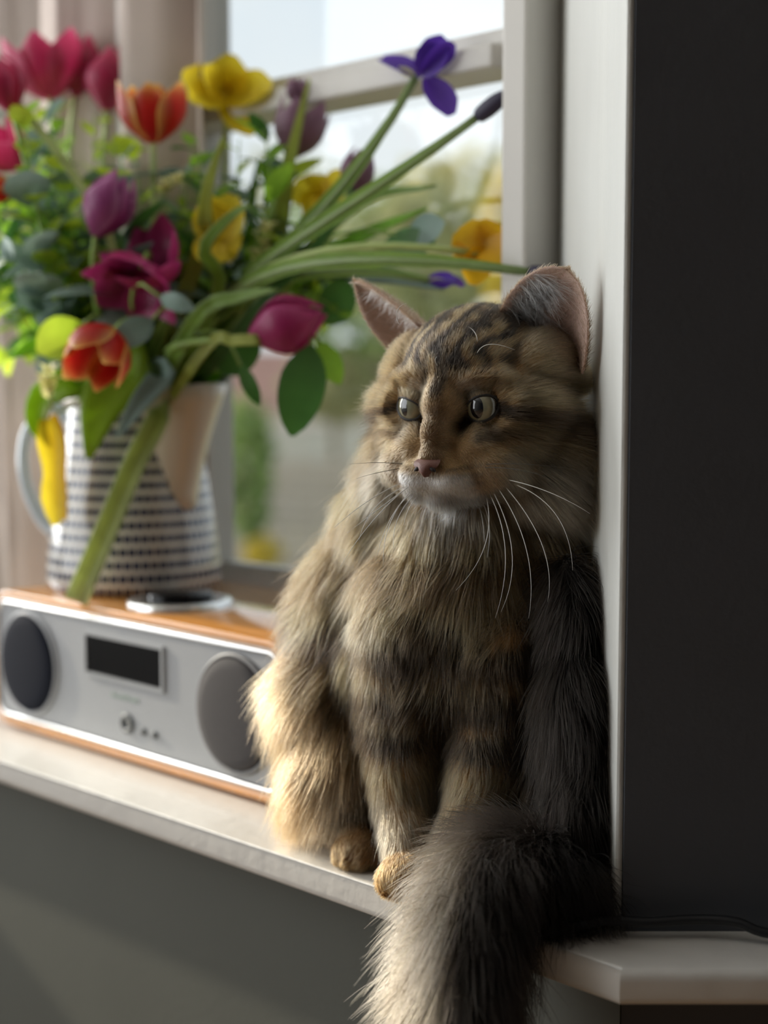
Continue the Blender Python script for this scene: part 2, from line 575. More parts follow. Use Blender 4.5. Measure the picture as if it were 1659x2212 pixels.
# small pale maker's mark under the display, too soft in the photograph to read
bm = bmesh.new()
for x0, w, h in ((-.020, .004, .0042), (-.0145, .0035, .003), (-.0095, .0042, .003), (-.004, .0028, .0036), (.0005, .004, .0046), (.0065, .003, .003), (.011, .0042, .003), (.0165, .0032, .0042)):
    box_bm((x0, .0000, .054), (x0 + w, .0009, .054 + h), bm=bm)
obj_bm('print_mark', bm, M_PRINT, radio)
s_ = obj_bm('socket', disc_bm([(.0088, .0005), (.0088, -.0016), (.0078, -.0024), (.0050, -.0024), (.0046, .0002), (.002, .0003)]), M_GREY, radio, True)
s_.location = (.004, 0, .0335)
for bx in (.028, .0445):
    b_ = obj_bm('button', disc_bm([(.0032, .0005), (.0032, -.0018), (.0022, -.0026), (.0008, -.0027)], 20), M_GREY, radio, True)
    b_.location = (bx, 0, .0300)
def vdisc_bm(prof, n=48, cap=True):
    return loops_bm([[(r * math.cos(2 * math.pi * k / n), r * math.sin(2 * math.pi * k / n), z) for k in range(n)] for r, z in prof], False, cap)
dl = obj_bm('dial', vdisc_bm([(.048, RH - .0005), (.048, RH + .0035), (.0465, RH + .0055), (.036, RH + .0060), (.034, RH + .0045), (.026, RH + .004)]), M_SILVER, radio, True)
dl.location = (.0, .0625, 0)
k_ = obj_bm('dial_knob', vdisc_bm([(.030, RH + .0040), (.030, RH + .0105), (.028, RH + .012), (.004, RH + .0125)]), M_GLOSSBLACK, dl, True)
k_.location = (0, 0, 0)
for fx in (-.17, .17):
    for fy in (.03, .16):
        obj_bm('foot', vdisc_bm([(.008, .002), (.008, -.0034), (.006, -.0034)], 16), M_BLACK, radio).location = (fx, fy, 0)
# ------------------------------------------------------------------ jug
JC = Vector((-.246, 1.452, .1362))
JH = .185


def jug_mat():
    m = bpy.data.materials.new('navy_dashed_glaze')
    n, l = nodes_of(m)
    b = n['Principled BSDF']
    b.inputs['Roughness'].default_value = .18
    b.inputs['Coat Weight'].default_value = .5
    uv = n.new('ShaderNodeUVMap')
    br = n.new('ShaderNodeTexBrick')
    br.inputs['Color1'].default_value = (.018, .024, .060, 1)
    br.inputs['Color2'].default_value = (.035, .045, .095, 1)
    br.inputs['Mortar'].default_value = (.72, .70, .66, 1)
    br.inputs['Scale'].default_value = 1.0
    br.inputs['Mortar Size'].default_value = .0007
    br.inputs['Mortar Smooth'].default_value = .25
    br.inputs['Brick Width'].default_value = .0074
    br.inputs['Row Height'].default_value = .0124
    l.new(uv.outputs[0], br.inputs['Vector'])
    # the white lines between rows are wider than those between dashes
    sp = n.new('ShaderNodeSeparateXYZ'); l.new(uv.outputs[0], sp.inputs[0])
    dv = n.new('ShaderNodeMath'); dv.operation = 'DIVIDE'; dv.inputs[1].default_value = .0124; l.new(sp.outputs[1], dv.inputs[0])
    fr = n.new('ShaderNodeMath'); fr.operation = 'FRACT'; l.new(dv.outputs[0], fr.inputs[0])
    gt = n.new('ShaderNodeMapRange'); gt.inputs[1].default_value = .68; gt.inputs[2].default_value = .76; l.new(fr.outputs[0], gt.inputs[0])
    mx = n.new('ShaderNodeMix'); mx.data_type = 'RGBA'; mx.inputs[7].default_value = (.72, .70, .66, 1)
    l.new(gt.outputs[0], mx.inputs[0]); l.new(br.outputs['Color'], mx.inputs[6])
    l.new(mx.outputs[2], b.inputs['Base Color'])
    return m


M_JUG = jug_mat()
M_CREAM = principled('cream_glaze', (.62, .55, .47), .2, coat=.5, noise=.03)
M_PALEBLUE = principled('pale_blue_glaze', (.55, .63, .70), .2, coat=.5)
jug = empty('jug', JC)
tag(jug, 'tall tapered ceramic jug with rows of navy dashes, standing on the wooden radio', 'jug')
prof = [(.010, .001), (.078, .000), (.0835, .003), (.0855, .010), (.084, .030), (.080, .065), (.0745, .10), (.0685, .135), (.0645, .165), (.0640, .178), (.0655, JH), (.0635, JH + .001), (.0615, JH - .004), (.061, .165), (.068, .10), (.078, .04), (.076, .008), (.01, .006)]
pts, uvs, n = [], [], 96
for r, z in prof:
    for k in range(n + 1):
        a = 2 * math.pi * k / n
        pts.append((r * math.cos(a), r * math.sin(a), z))
        uvs.append((a * .074, z))
body = grid_mesh('jug_body', pts, n + 1, len(prof), uvs)
jb = link('body', body, M_JUG, jug)
ring = link('rim', lathe_mesh('rim', [(.0628, JH - .006), (.0668, JH - .007), (.0678, JH), (.0655, JH + .003), (.0625, JH)], 64), M_CREAM, jug)
# spout: a half cone on the right of the jug
SA = math.radians(-38)
pts, nu, nv = [], 17, 9
for j in range(nv):
    t = j / (nv - 1)
    z = .078 + t * (JH + .014 - .078)
    rb = .0765 - (.0765 - .063) * t
    for i in range(nu):
        q = -1 + 2 * i / (nu - 1)
        half = .10 + .60 * t ** .8
        a = SA + q * half
        out = .052 * t ** 1.25 * (1 - abs(q) ** 1.7) + .0012
        zz = z - .008 * t * abs(q) ** 1.5
        pts.append(((rb + out) * math.cos(a), (rb + out) * math.sin(a), zz))
sp_o = link('spout', grid_mesh('spout', pts, nu, nv), M_CREAM, jug)
so = sp_o.modifiers.new('thickness', 'SOLIDIFY'); so.thickness = .003
HA = math.radians(172)
hd = Vector((math.cos(HA), math.sin(HA), 0))
hp = spline([hd * .063 + Vector((0, 0, .163)), hd * .085 + Vector((0, 0, .176)), hd * .108 + Vector((0, 0, .150)), hd * .112 + Vector((0, 0, .110)), hd * .098 + Vector((0, 0, .070)), hd * .079 + Vector((0, 0, .050))], 24)
link('handle', tube_mesh('handle', hp, [.0062 + .0018 * abs(2 * i / 23 - 1) ** 2 for i in range(24)], 12), M_PALEBLUE, jug)
# ------------------------------------------------------------------ bouquet
MOUTH = JC + Vector((0, 0, JH))
FG = 'flowers in the dashed jug'
M_STEM = principled('fresh_stem', (.28, .44, .10), .45, noise=.25, nscale=60)
M_STEM2 = principled('pale_stem', (.44, .54, .19), .5, noise=.2, nscale=60)
M_IRISSTEM = principled('grey_green_stem', (.22, .31, .11), .45, noise=.25, nscale=60)
M_L1 = leafy('bright_green_leaf', (.22, .44, .04), (.33, .58, .06), .55)
M_L2 = leafy('deep_green_leaf', (.06, .16, .035), (.08, .22, .045), .38, .35)
M_L3 = leafy('blue_grey_leaf', (.19, .29, .24), (.27, .38, .35), .25, .5)
M_L4 = leafy('lime_leaf', (.42, .62, .04), (.58, .72, .07), .6)
M_STRAP = leafy('strap_leaf', (.30, .48, .08), (.26, .42, .07), .5, edge=(.33, .47, .16))
M_STRAPY = leafy('yellowing_strap_leaf', (.45, .52, .12), (.50, .56, .14), .5)
M_STALK = leafy('pale_stalk', (.50, .58, .18), (.52, .60, .22), .45, edge=(.50, .56, .30))
M_TULIPLEAF = leafy('broad_tulip_leaf', (.30, .48, .04), (.38, .54, .04), .55, .35)
M_MAG = leafy('magenta_petal', (.34, .03, .13), (.50, .030, .17), .40, .4, edge=(.55, .07, .26))
M_PINK = leafy('rose_red_petal', (.42, .03, .10), (.60, .035, .13), .42, .4, edge=(.68, .12, .25))
M_PURP = leafy('mauve_petal', (.30, .05, .17), (.40, .09, .29), .40, .4, edge=(.55, .22, .42))
M_FLAME = leafy('flame_petal', (.46, .012, .012), (.52, .014, .010), .42, .4, edge=(.92, .60, .16))
M_YEL = leafy('yellow_petal', (.80, .62, .02), (.90, .72, .05), .45, .5)
M_AMB = leafy('amber_petal', (.74, .44, .015), (.80, .50, .02), .45, .5)
M_IRIS = leafy('violet_petal', (.10, .035, .36), (.13, .05, .46), .35, .5)
M_IRISD = leafy('dark_violet_bud', (.03, .025, .055), (.022, .018, .05), .1, .6)
M_DUSK = leafy('dusky_plum_petal', (.28, .14, .20), (.34, .19, .28), .5, .5)
M_CRM = leafy('pale_cream_petal', (.75, .72, .30), (.80, .78, .45), .5, .6)


def P0(u, v, Y, _P=P):
    """as P, but never through the window or the curtain"""
    r = (u - 829.5) / FPX / .998
    s_ = (W0.x - r * W0.y) / (R2 * (1 + r))
    return _P(u, v, min(Y, W0.y + R2 * s_ - (.055 if u > 470 else .13)))


PF = P
P = P0


def stem_path(head, back, side=None, n=14):
    """from inside the jug, over the rim, to the flower; `back` is the direction from the flower down its stem"""
    d = (head - MOUTH); d.z = 0
    out = d.normalized() if d.length > 1e-6 else Vector((1, 0, 0))
    k = min(.042, d.length * .35)
    root = MOUTH - out * k * .5 + Vector((0, 0, -.10))
    rim = MOUTH + out * k + Vector((0, 0, .004))
    L = (head - rim).length
    c2 = head + back.normalized() * L * .45
    c1 = rim + (rim - root).normalized() * L * .35
    pts = [root, root.lerp(rim, .5)]
    for i in range(n):
        t = i / (n - 1)
        pts.append((1 - t) ** 3 * rim + 3 * (1 - t) ** 2 * t * c1 + 3 * (1 - t) * t * t * c2 + t ** 3 * head)
    return pts


def shift(me, root):
    me.transform(Matrix.Translation(-root))
    return me


def add_stem(par, pts, r, mat, taper=.85):
    o = par.location.copy()
    n = len(pts)
    me = tube_mesh('stem', [Vector(p) - o for p in pts], [r * (1 - (1 - taper) * i / (n - 1)) for i in range(n)], 8)
    return link('stem', me, mat, par)


def petal_cup(L, R, open_, half=.62, nu=7, nv=9):
    """one tulip petal about the z axis, its middle at angle 0"""
    pts, uvs = [], []
    for j in range(nv):
        t = j / (nv - 1)
        wide = max(.02, math.sin(math.pi * (.10 + .83 * t))) ** .55 * (1 - .45 * max(0, t - .8) / .2)
        r = R * (.22 + .78 * math.sin(min(1, t / .55) * math.pi / 2)) * (1 - (.62 - open_) * max(0, (t - .5) / .5) ** 1.6)
        for i in range(nu):
            s = -1 + 2 * i / (nu - 1)
            a = half * wide * s * 1.35
            pts.append((r * math.cos(a) * (1 - .03 * s * s), r * math.sin(a), L * (t - .06 * t * s * s)))
            uvs.append((s, t))
    return grid_mesh('petal', pts, nu, nv, uvs)


def align(o, axis, roll=0.0):
    q = Vector(axis).normalized().to_track_quat('Z', 'Y')
    o.rotation_mode = 'QUATERNION'
    o.rotation_quaternion = q @ Quaternion((0, 0, 1), roll)


def tulip(u, v, Y, axis, L, R, mat, label, open_=.2, stem=M_STEM, back=None, leaf=None, roll=0.3, spread=0.0, rs=.0032):
    base = P(u, v, Y) - Vector(axis).normalized() * L * .5
    t = tag(empty('tulip', base), label, 'flower', FG)
    add_stem(t, stem_path(base, Vector(back) if back else -Vector(axis)), rs, stem)
    for ring_ in range(2):
        me = petal_cup(L * (1 if ring_ else .95), R * (1.0 if ring_ else .88), open_ + (.05 if ring_ else 0))
        for k in range(3):
            p = link('petal', me, mat, t)
            q = Vector(axis).normalized().to_track_quat('Z', 'Y')
            tilt = Quaternion((0, 1, 0), spread * (1 + .5 * math.sin(5 * k + u)))
            p.rotation_mode = 'QUATERNION'
            p.rotation_quaternion = q @ Quaternion((0, 0, 1), roll + (k * 2 + ring_) * math.pi / 3 + .1 * math.sin(3 * k + v)) @ tilt
    return t


def blade(name, pts, widths, mat, par, up=(0, -1, 0), fold=.25, nu=5):
    """ribbon along pts; widths per point; its face turned towards up"""
    n = len(pts)
    o = par.location.copy() if par else Vector()
    V, uvs = [], []
    for i, p in enumerate(pts):
        t = (pts[min(i + 1, n - 1)] - pts[max(i - 1, 0)]).normalized()
        sd = t.cross(Vector(up))
        sd = sd.normalized() if sd.length > 1e-4 else t.orthogonal().normalized()
        nn = sd.cross(t).normalized()
        for k in range(nu):
            s = -1 + 2 * k / (nu - 1)
            V.append(p - o + sd * s * widths[i] * .5 - nn * fold * widths[i] * (1 - s * s) * .5)
            uvs.append((s, i / (n - 1)))
    return link(name, grid_mesh(name, V, nu, n, uvs), mat, par)


def petal_to(par, a, b, w, mat, up=(0, -1, 0), bulge=.0, prof=(.25, .75, 1, .85, .3), fold=.35, name='petal'):
    a, b = Vector(a), Vector(b)
    n = 8
    nrm = Vector(up)
    pts, ws = [], []
    for i in range(n):
        t = i / (n - 1)
        pts.append(a.lerp(b, t) + nrm * bulge * 4 * t * (1 - t))
        x = t * (len(prof) - 1); k = min(int(x), len(prof) - 2)
        ws.append(w * (prof[k] + (prof[k + 1] - prof[k]) * (x - k)))
    return blade(name, pts, ws, mat, par, up, fold)


# tulips, pixel positions only used to read their places off the photograph
tulip(100, 140, 1.55, (-.1, .05, 1), .068, .034, M_PINK, 'large rose-red tulip at the back before the curtain, its petals spread', .45, spread=.22)
tulip(172, 140, 1.57, (.15, .1, 1), .066, .025, M_PINK, 'slim rose-red tulip wedged between two larger ones before the curtain', -.1)
tulip(236, 168, 1.53, (.12, -.05, 1), .064, .027, M_PINK, 'closed dark rose tulip just left of the orange flame tulip', -.22)
tulip(8, 178, 1.36, (-.25, -.1, 1), .052, .021, M_PINK, 'pink tulip cut by the left edge high above the speaker', -.2)
tulip(330, 240, 1.38, (.02, -.12, 1), .056, .030, M_FLAME, 'upright orange-red tulip with frilled yellow petal edges', .52, stem=M_STEM2, spread=.05)
tulip(236, 442, 1.33, (.42, -.25, .75), .062, .024, M_PURP, 'mauve tulip leaning to the upper right amid the leaves', .0, back=(-.2, .3, -1))
tulip(318, 548, 1.33, (-.3, -.55, .75), .050, .026, M_MAG, 'open magenta tulip at the heart of the bouquet below the mauve one', .55, spread=.35)
tulip(285, 628, 1.32, (-.25, -.45, -.75), .048, .028, M_MAG, 'drooping magenta tulip hanging just under another magenta tulip', .75, back=(.3, .2, 1), spread=.35)
tulip(622, 700, 1.27, (.93, -.25, .30), .071, .0265, M_MAG, 'closed magenta tulip lying sideways beside the ear of the cat', -.28, back=(-1, .1, -.1), rs=.0036)
tulip(213, 762, 1.28, (-.30, -.62, -.62), .056, .027, M_FLAME, 'drooping red and yellow striped tulip above the jug handle', .45, back=(.5, .3, .5), spread=.10)
tulip(6, 322, 1.40, (-.4, -.4, .5), .045, .022, M_PINK, 'pink tulip mostly hidden at the left edge among leaves', .4, spread=.2)
tulip(-8, 408, 1.36, (-.6, -.4, .2), .030, .014, M_FLAME, 'small red tulip tip peeping in at the left edge', .3)
tulip(645, 275, 1.62, (.25, .1, .9), .056, .021, M_DUSK, 'dusky plum tulip out of focus against the bright window', .35, spread=.15)
tulip(772, 372, 1.62, (.3, .1, .8), .042, .016, M_DUSK, 'small dark plum bud behind the long iris stems', .2)
tulip(640, 195, 1.66, (.1, .1, .9), .024, .010, M_DUSK, 'tiny plum bud at the height of the window bar', .2)


# yellow daffodils
def daffodil(c, Y, petals, mat, label, back, trumpet=None, rs=.0035):
    ctr = P(c[0], c[1], Y)
    d = tag(empty('daffodil', ctr), label, 'flower', FG)
    add_stem(d, stem_path(ctr + Vector((0, .008, -.004)), Vector(back)), rs, M_STEM2)
    for k, (u, v, dy, w) in enumerate(petals):
        petal_to(d, ctr + Vector((0, .002 * (k % 2), 0)), P(u, v, Y + dy), w, mat, (0, -1, .2), .004 * (1 if k % 2 else -1), (.45, .95, 1, .8, .25))
    if trumpet:
        ax, L, r = trumpet
        pr = [(r * .45, 0), (r * .6, L * .3), (r * .7, L * .6), (r * .95, L * .9), (r * 1.1, L)]
        pts, nn, uvs = [], 24, []
        for rr, z in pr:
            for k in range(nn):
                a = 2 * math.pi * k / nn
                q = rr * (1 + (.10 * math.sin(6 * a) if z > L * .8 else 0))
                pts.append((q * math.cos(a), q * math.sin(a), z)); uvs.append((.3, z / L))
        tm = link('trumpet', grid_mesh('trumpet', pts, nn, len(pr), uvs, True), M_AMB, d)
        align(tm, ax)
    return d


daffodil((485, 200), 1.48, [(395, 160, .0, .042), (410, 215, -.01, .036), (500, 118, 0, .045), (585, 185, -.01, .040), (545, 290, -.02, .032), (530, 150, .02, .04), (440, 150, .01, .035)], M_YEL, 'full yellow daffodil facing away near the top of the bouquet', (0, .1, -1), ((.2, .8, .3), .03, .014))
daffodil((470, 520), 1.33, [(450, 425, -.01, .040), (505, 420, .0, .036), (430, 560, -.02, .032), (520, 500, .01, .034), (480, 560, .02, .036), (505, 560, 0, .03)], M_YEL, 'yellow daffodil half hidden by a green blade in the middle', (.1, .2, -1))
daffodil((688, 415), 1.52, [(635, 395, 0, .036), (755, 400, 0, .036), (700, 380, .01, .034), (730, 455, -.01, .034), (665, 465, 0, .03), (685, 530, .0, .028)], M_YEL, 'yellow daffodil seen between the iris stems before the window', (-.5, 0, -1))
daffodil((1040, 535), 1.36, [(985, 500, -.01, .034), (1035, 472, 0, .040), (1085, 500, .01, .036), (1118, 548, 0, .030), (1020, 615, -.01, .026), (975, 550, .0, .034)], M_AMB, 'amber yellow daffodil hanging near the window frame above the cat', (-1, .05, .15))


def wilted(pts, Y, label):
    c = P(*pts[0], Y)
    f = tag(empty('wilted_flower', c), label, 'flower', FG)
    add_stem(f, stem_path(c, Vector((.1, .2, 1)), 8), .003, M_STEM2)
    q = spline([P(u, v, Y) for u, v in pts], 10)
    blade('petal', q, [.012, .02, .024, .022, .018, .016, .019, .021, .017, .008], M_YEL, f, (0, -1, 0), .5)
    blade('petal', [p + Vector((.006, .008, .004)) for p in q], [.008, .014, .018, .018, .016, .014, .015, .016, .012, .006], M_AMB, f, (-.5, -1, 0), .5)
    return f


wilted([(98, 905), (108, 960), (112, 1015), (112, 1070), (122, 1135)], 1.36, 'wilted yellow flower hanging down beside the jug handle')


# irises
def iris(c, Y, petals, label, back, bud=None, rs=.0042, sleeve=None):
    ctr = P(c[0], c[1], Y)
    f = tag(empty('iris', ctr), label, 'flower', FG)
    sp = stem_path(ctr, Vector(back), 16)
    add_stem(f, sp, rs, M_IRISSTEM)
    for (a, b, dy, w, up) in petals:
        petal_to(f, P(a[0], a[1], Y), P(b[0], b[1], Y + dy), w, M_IRIS, up, .004, (.35, .85, 1, .9, .35), .45)
    if petals:
        tmp = [(c[0], c[1]), ((c[0] + petals[0][1][0]) / 2, (c[1] + petals[0][1][1]) / 2)]
        petal_to(f, P(*tmp[0], Y - .004), P(*tmp[1], Y - .006), .008, M_CRM, (0, -1, 0), .001, name='beard')
    if bud:
        tip, w = bud
        d = (P(*tip, Y - .01) - ctr)
        n = 9
        me = tube_mesh('bud', [d * (i / (n - 1)) for i in range(n)], [w * max(.12, math.sin(math.pi * (.30 + .67 * i / (n - 1)))) for i in range(n)], 10)
        link('bud', me, M_IRISD, f)
    # green sleeves hugging the stem
    for a, b, w in (sleeve or ((7, 12, .016), (10, 16, .015))):
        q = sp[a:b + 1]
        blade('sleeve', [p + Vector((0, -.003, .001)) for p in q], [w * (1 - .8 * (i / (len(q) - 1)) ** 2) for i in range(len(q))], M_STRAP, f, (0, -1, .2), .5)
    return f


iris((898, 168), 1.33, [((905, 165), (822, 122), -.02, .026, (0, -.6, .8)), ((908, 165), (962, 82), .0, .028, (-.3, -1, 0)), ((912, 160), (978, 92), .012, .020, (.5, -1, 0)), ((922, 165), (975, 248), -.02, .026, (.2, -1, .2)), ((900, 150), (945, 100), .02, .022, (0, -1, 0))],
     'open violet iris with three spread petals against the bright sky', (-.55, .05, -1))
iris((1035, 250), 1.31, [], 'long iris stem ending in a closed dark bud by the window frame', (-1, .05, -.75), ((1113, 188), .0075))
iris((1150, 588), 1.30, [], 'nearly level iris stem with a dark violet bud behind the ear of the cat', (-1, 0, .12), ((1235, 606), .0070), rs=.0042)
iris((925, 606), 1.33, [((930, 606), (1000, 618), 0, .016, (0, -.6, 1)), ((925, 603), (985, 606), .004, .014, (0, -1, 0))], 'small violet iris bud showing just above the head of the cat', (-1, .1, .2), rs=.003)


# strap leaves and stalks of the bouquet
def strap(pts, w, mat, label, cat='leaf', name='strap_leaf', up=(0, -1, .15), fold=.3, taper=True):
    q = spline([p if isinstance(p, Vector) else P(*p) for p in pts], 14)
    me_o = blade(name, q, [w * ((1 - .92 * (i / 13) ** 2.2) if taper else 1) for i in range(14)], mat, None, up, fold)
    so = me_o.modifiers.new('thickness', 'SOLIDIFY'); so.thickness = .0012
    return tag(me_o, label, cat, 'blades and stalks of the bouquet')


mo = lambda dx, dy, dz=-.03: MOUTH + Vector((dx, dy, dz))
strap([mo(.0, -.02), (425, 560, 1.35), (445, 420, 1.31), (482, 295, 1.30)], .016, M_STRAPY, 'yellow-green blade rising straight left of the yellow daffodil')
strap([mo(.02, .01), (575, 560, 1.40), (625, 350, 1.36), (668, 170, 1.35)], .016, M_STRAPY, 'tall yellow-green blade reaching up to the window bar')
strap([mo(.02, .02), (520, 560, 1.47), (545, 420, 1.49), (560, 340, 1.5)], .012, M_STRAP, 'dull green blade between the yellow blades')
strap([mo(.02, -.02), (470, 640, 1.33), (440, 540, 1.30), (500, 465, 1.29), (545, 440, 1.28)], .013, M_STRAP, 'green blade curling over the yellow daffodil in the middle')
strap([mo(.03, .0), (600, 620, 1.40), (770, 440, 1.38), (940, 400, 1.37)], .016, M_STRAP, 'arching green blade under the bud stem of the iris')
strap([mo(.03, -.01), (600, 640, 1.36), (760, 520, 1.33), (920, 450, 1.32)], .020, M_L1, 'broad green blade running up right below the iris stems')
strap([mo(.03, .02), (640, 610, 1.42), (800, 590, 1.41), (960, 622, 1.40)], .030, M_L3, 'grey-green broad blade lying level behind the head of the cat', fold=.15)
strap([mo(.03, -.02), (560, 660, 1.31), (660, 560, 1.30), (740, 450, 1.31), (770, 380, 1.33)], .010, M_L2, 'thin dark blade crossing the iris stems')
strap([mo(.01, -.02), (420, 690, 1.30), (520, 640, 1.27), (600, 625, 1.25)], .015, M_STRAP, 'pale green blade arching over the lying magenta tulip')
strap([mo(.02, -.03), (450, 745, 1.29), (500, 735, 1.27), (560, 733, 1.26)], .009, M_STRAPY, 'thin yellowish stalk under the lying magenta tulip', taper=False)
strap([mo(.0, -.04, .0), (345, 880, 1.365), (290, 1000, 1.350), (235, 1130, 1.338), (163, 1300, 1.330)], .0205, M_STALK, 'long pale green stalk hanging across the jug down to the radio', 'stalk', 'cut_stalk', fold=.5, taper=False)
strap([mo(-.01, -.04, .01), (350, 800, 1.335), (300, 870, 1.318), (252, 945, 1.315)], .025, M_L3, 'grey-green folded blade bending over the front of the jug', fold=.5)
strap([mo(-.02, -.03, .01), (270, 800, 1.345), (220, 870, 1.335), (190, 990, 1.325)], .064, M_TULIPLEAF, 'wide yellow-green tulip leaf flopping over the front of the jug', fold=.2)
strap([mo(-.04, -.01, .01), (170, 820, 1.36), (95, 850, 1.36), (75, 910, 1.365), (95, 960, 1.37)], .032, M_TULIPLEAF, 'curled green tulip leaf beside the wilted yellow flower', fold=.35)
strap([mo(-.03, .0, .0), (215, 760, 1.36), (120, 735, 1.34), (20, 770, 1.33)], .034, M_L1, 'bright green leaf reaching left under the striped tulip', fold=.25)
strap([mo(-.02, .01), (250, 560, 1.36), (160, 380, 1.36), (60, 250, 1.365), (38, 225, 1.37)], .007, M_STEM2, 'thin straight pale stalk leaning to the upper left', 'stalk', 'cut_stalk', taper=False)

# ---- leaves
def leaf_mesh(name, L, W, droop=.15, fold=.18, prof=None):
    prof = prof or (.06, .62, .95, 1, .88, .6, .05)
    pts, uvs = [], []
    n = len(prof)
    for j, wv in enumerate(prof):
        t = j / (n - 1)
        for i in range(5):
            s = -1 + i / 2
            pts.append((s * W * wv / 2, L * t, -droop * L * t * t + fold * W * abs(s) * wv * .5))
            uvs.append((s, t))
    return grid_mesh(name, pts, 5, n, uvs)


LEAVES = {
    'oval': leaf_mesh('leaf_oval', .034, .018),
    'round': leaf_mesh('leaf_round', .030, .026, .1),
    'long': leaf_mesh('leaf_long', .055, .013, .3),
    'tiny': leaf_mesh('leaf_tiny', .018, .009),
    'large': leaf_mesh('leaf_large', .072, .042, .12),
}
LCOPY = {}


def leaf_copy(kind, mat):
    if (kind, mat.name) not in LCOPY:
        me = LEAVES[kind].copy()
        me.materials.append(mat)
        LCOPY[(kind, mat.name)] = me
    return LCOPY[(kind, mat.name)]


def sprig(target, kind, mat, n, label, scale=1.0, sag=(0, 0, -1), frm=.30, name='leafy_sprig', stem=M_STEM, rs=.0013, cluster=1):
    t = tag(empty(name, target), label, 'foliage', 'leafy sprigs in the dashed jug')
    pts = stem_path(target, Vector(sag) + Vector((rnd.uniform(-.3, .3), rnd.uniform(-.3, .3), 0)), None, 14)
    add_stem(t, pts, rs, stem, .5)
    me = leaf_copy(kind, mat)
    m = len(pts)
    for k in range(n):
        f = frm + (1 - frm) * (k + .5) / n
        x = f * (m - 1); i = min(int(x), m - 2)
        p = pts[i].lerp(pts[i + 1], x - i)
        tg = (pts[i + 1] - pts[i]).normalized()
        az = k * 2.4 + rnd.uniform(-.5, .5)
        q = tg.to_track_quat('Z', 'Y') @ Quaternion((0, 0, 1), az) @ Quaternion((1, 0, 0), math.radians(rnd.uniform(15, 60)))
        o = link('leaf', me, None, t)
        o.location = p - target
        o.rotation_mode = 'QUATERNION'
        o.rotation_quaternion = q
        s = scale * rnd.uniform(.75, 1.2)
        o.scale = (s, s, s)
    return t


SEEN_ = {}
KINDS = [('oval', M_L1, 'bright green oval-leaved sprig', 13), ('oval', M_L2, 'deep green oval-leaved sprig', 13), ('tiny', M_L4, 'lime sprig of tiny leaves', 20),
         ('long', M_L3, 'blue-grey sprig of narrow leaves', 11), ('round', M_L3, 'blue-grey round-leaved sprig', 12), ('tiny', M_L1, 'green sprig of tiny leaves', 20), ('round', M_L4, 'lime round-leaved sprig', 11)]
ZONES = [('low on the left of the bouquet', (-20, 130, 600, 790), 15), ('at the left edge of the bouquet', (-40, 110, 380, 640), 18), ('in the upper left under the rose tulips', (0, 260, 220, 400), 21),
         ('beneath the orange flame tulip', (260, 470, 320, 500), 14), ('in the heart of the bouquet', (100, 440, 460, 740), 20), ('at the right of the bouquet behind the lying tulip', (470, 740, 540, 740), 12),
         ('in the top of the bouquet below the full daffodil', (390, 640, 280, 440), 13)]
for zi, (where, (u0, u1, v0, v1), cnt) in enumerate(ZONES):
    for k in range(cnt):
        kind, mat, lab, nl = KINDS[(zi * 3 + k) % len(KINDS)]
        u, v = rnd.uniform(u0, u1), rnd.uniform(v0, v1)
        Y = rnd.uniform(1.36, 1.58) if zi != 5 else rnd.uniform(1.42, 1.55)
        c_ = SEEN_.get((zi, lab), 0); SEEN_[(zi, lab)] = c_ + 1
        sprig(P(u, v, Y), kind, mat, nl, ('', 'small ', 'big ')[min(c_, 2)] + lab + ' ' + where, (1.2, .85, 1.55)[min(c_, 2)] * rnd.uniform(.95, 1.05), (0, 0, -1) if v < 560 else (0, 0, .2))
# bigger leaves that read singly
def big_leaf(a, b, Y, w, mat, label, up=(0, -1, .1), fold=.12):
    pts = [P(*a, Y).lerp(P(*b, Y - .012), i / 9) + Vector((0, -.006 * math.sin(math.pi * i / 9), 0)) for i in range(10)]
    root = tag(empty('leaf_stalk', pts[0]), label, 'foliage', 'broad single leaves of the bouquet')
    add_stem(root, stem_path(pts[0], (pts[0] - pts[-1]).normalized() + Vector((0, .1, .5)), None, 8), .0018, M_STEM)
    blade('leaf', pts, [w * k for k in (.10, .55, .82, .97, 1.0, .98, .9, .74, .5, .10)], mat, root, up, fold)
    return root
big_leaf((672, 745), (630, 942), 1.27, .040, M_L2, 'large dark green leaf hanging under the lying magenta tulip')
big_leaf((690, 740), (735, 830), 1.29, .022, M_L1, 'smaller green leaf beside the large dark hanging leaf')
big_leaf((520, 790), (562, 875), 1.30, .014, M_L2, 'slim dark leaf pointing down beside the jug spout')
big_leaf((330, 690), (250, 745), 1.31, .026, M_L3, 'pale grey-green leaf lying above the striped tulip')
big_leaf((345, 640), (420, 668), 1.29, .016, M_L3, 'blue-grey leaf below the drooping magenta tulip')
big_leaf((420, 700), (340, 520), 1.42, .050, M_L4, 'broad lime leaf glowing behind the magenta tulips')
big_leaf((180, 700), (80, 760), 1.33, .038, M_L4, 'broad lime leaf low on the left by the striped tulip')
big_leaf((330, 830), (400, 620), 1.41, .055, M_L1, 'broad green leaf standing at the mouth of the jug')
big_leaf((470, 800), (560, 720), 1.37, .040, M_L2, 'dark leaf folded over the spout of the jug')
big_leaf((700, 700), (760, 600), 1.42, .035, M_L2, 'dark leaf behind the lying magenta tulip')
big_leaf((880, 510), (960, 480), 1.44, .026, M_L3, 'blue-grey leaf left of the amber daffodil')
big_leaf((820, 540), (940, 520), 1.46, .030, M_L2, 'deep green leaf beside the amber daffodil')


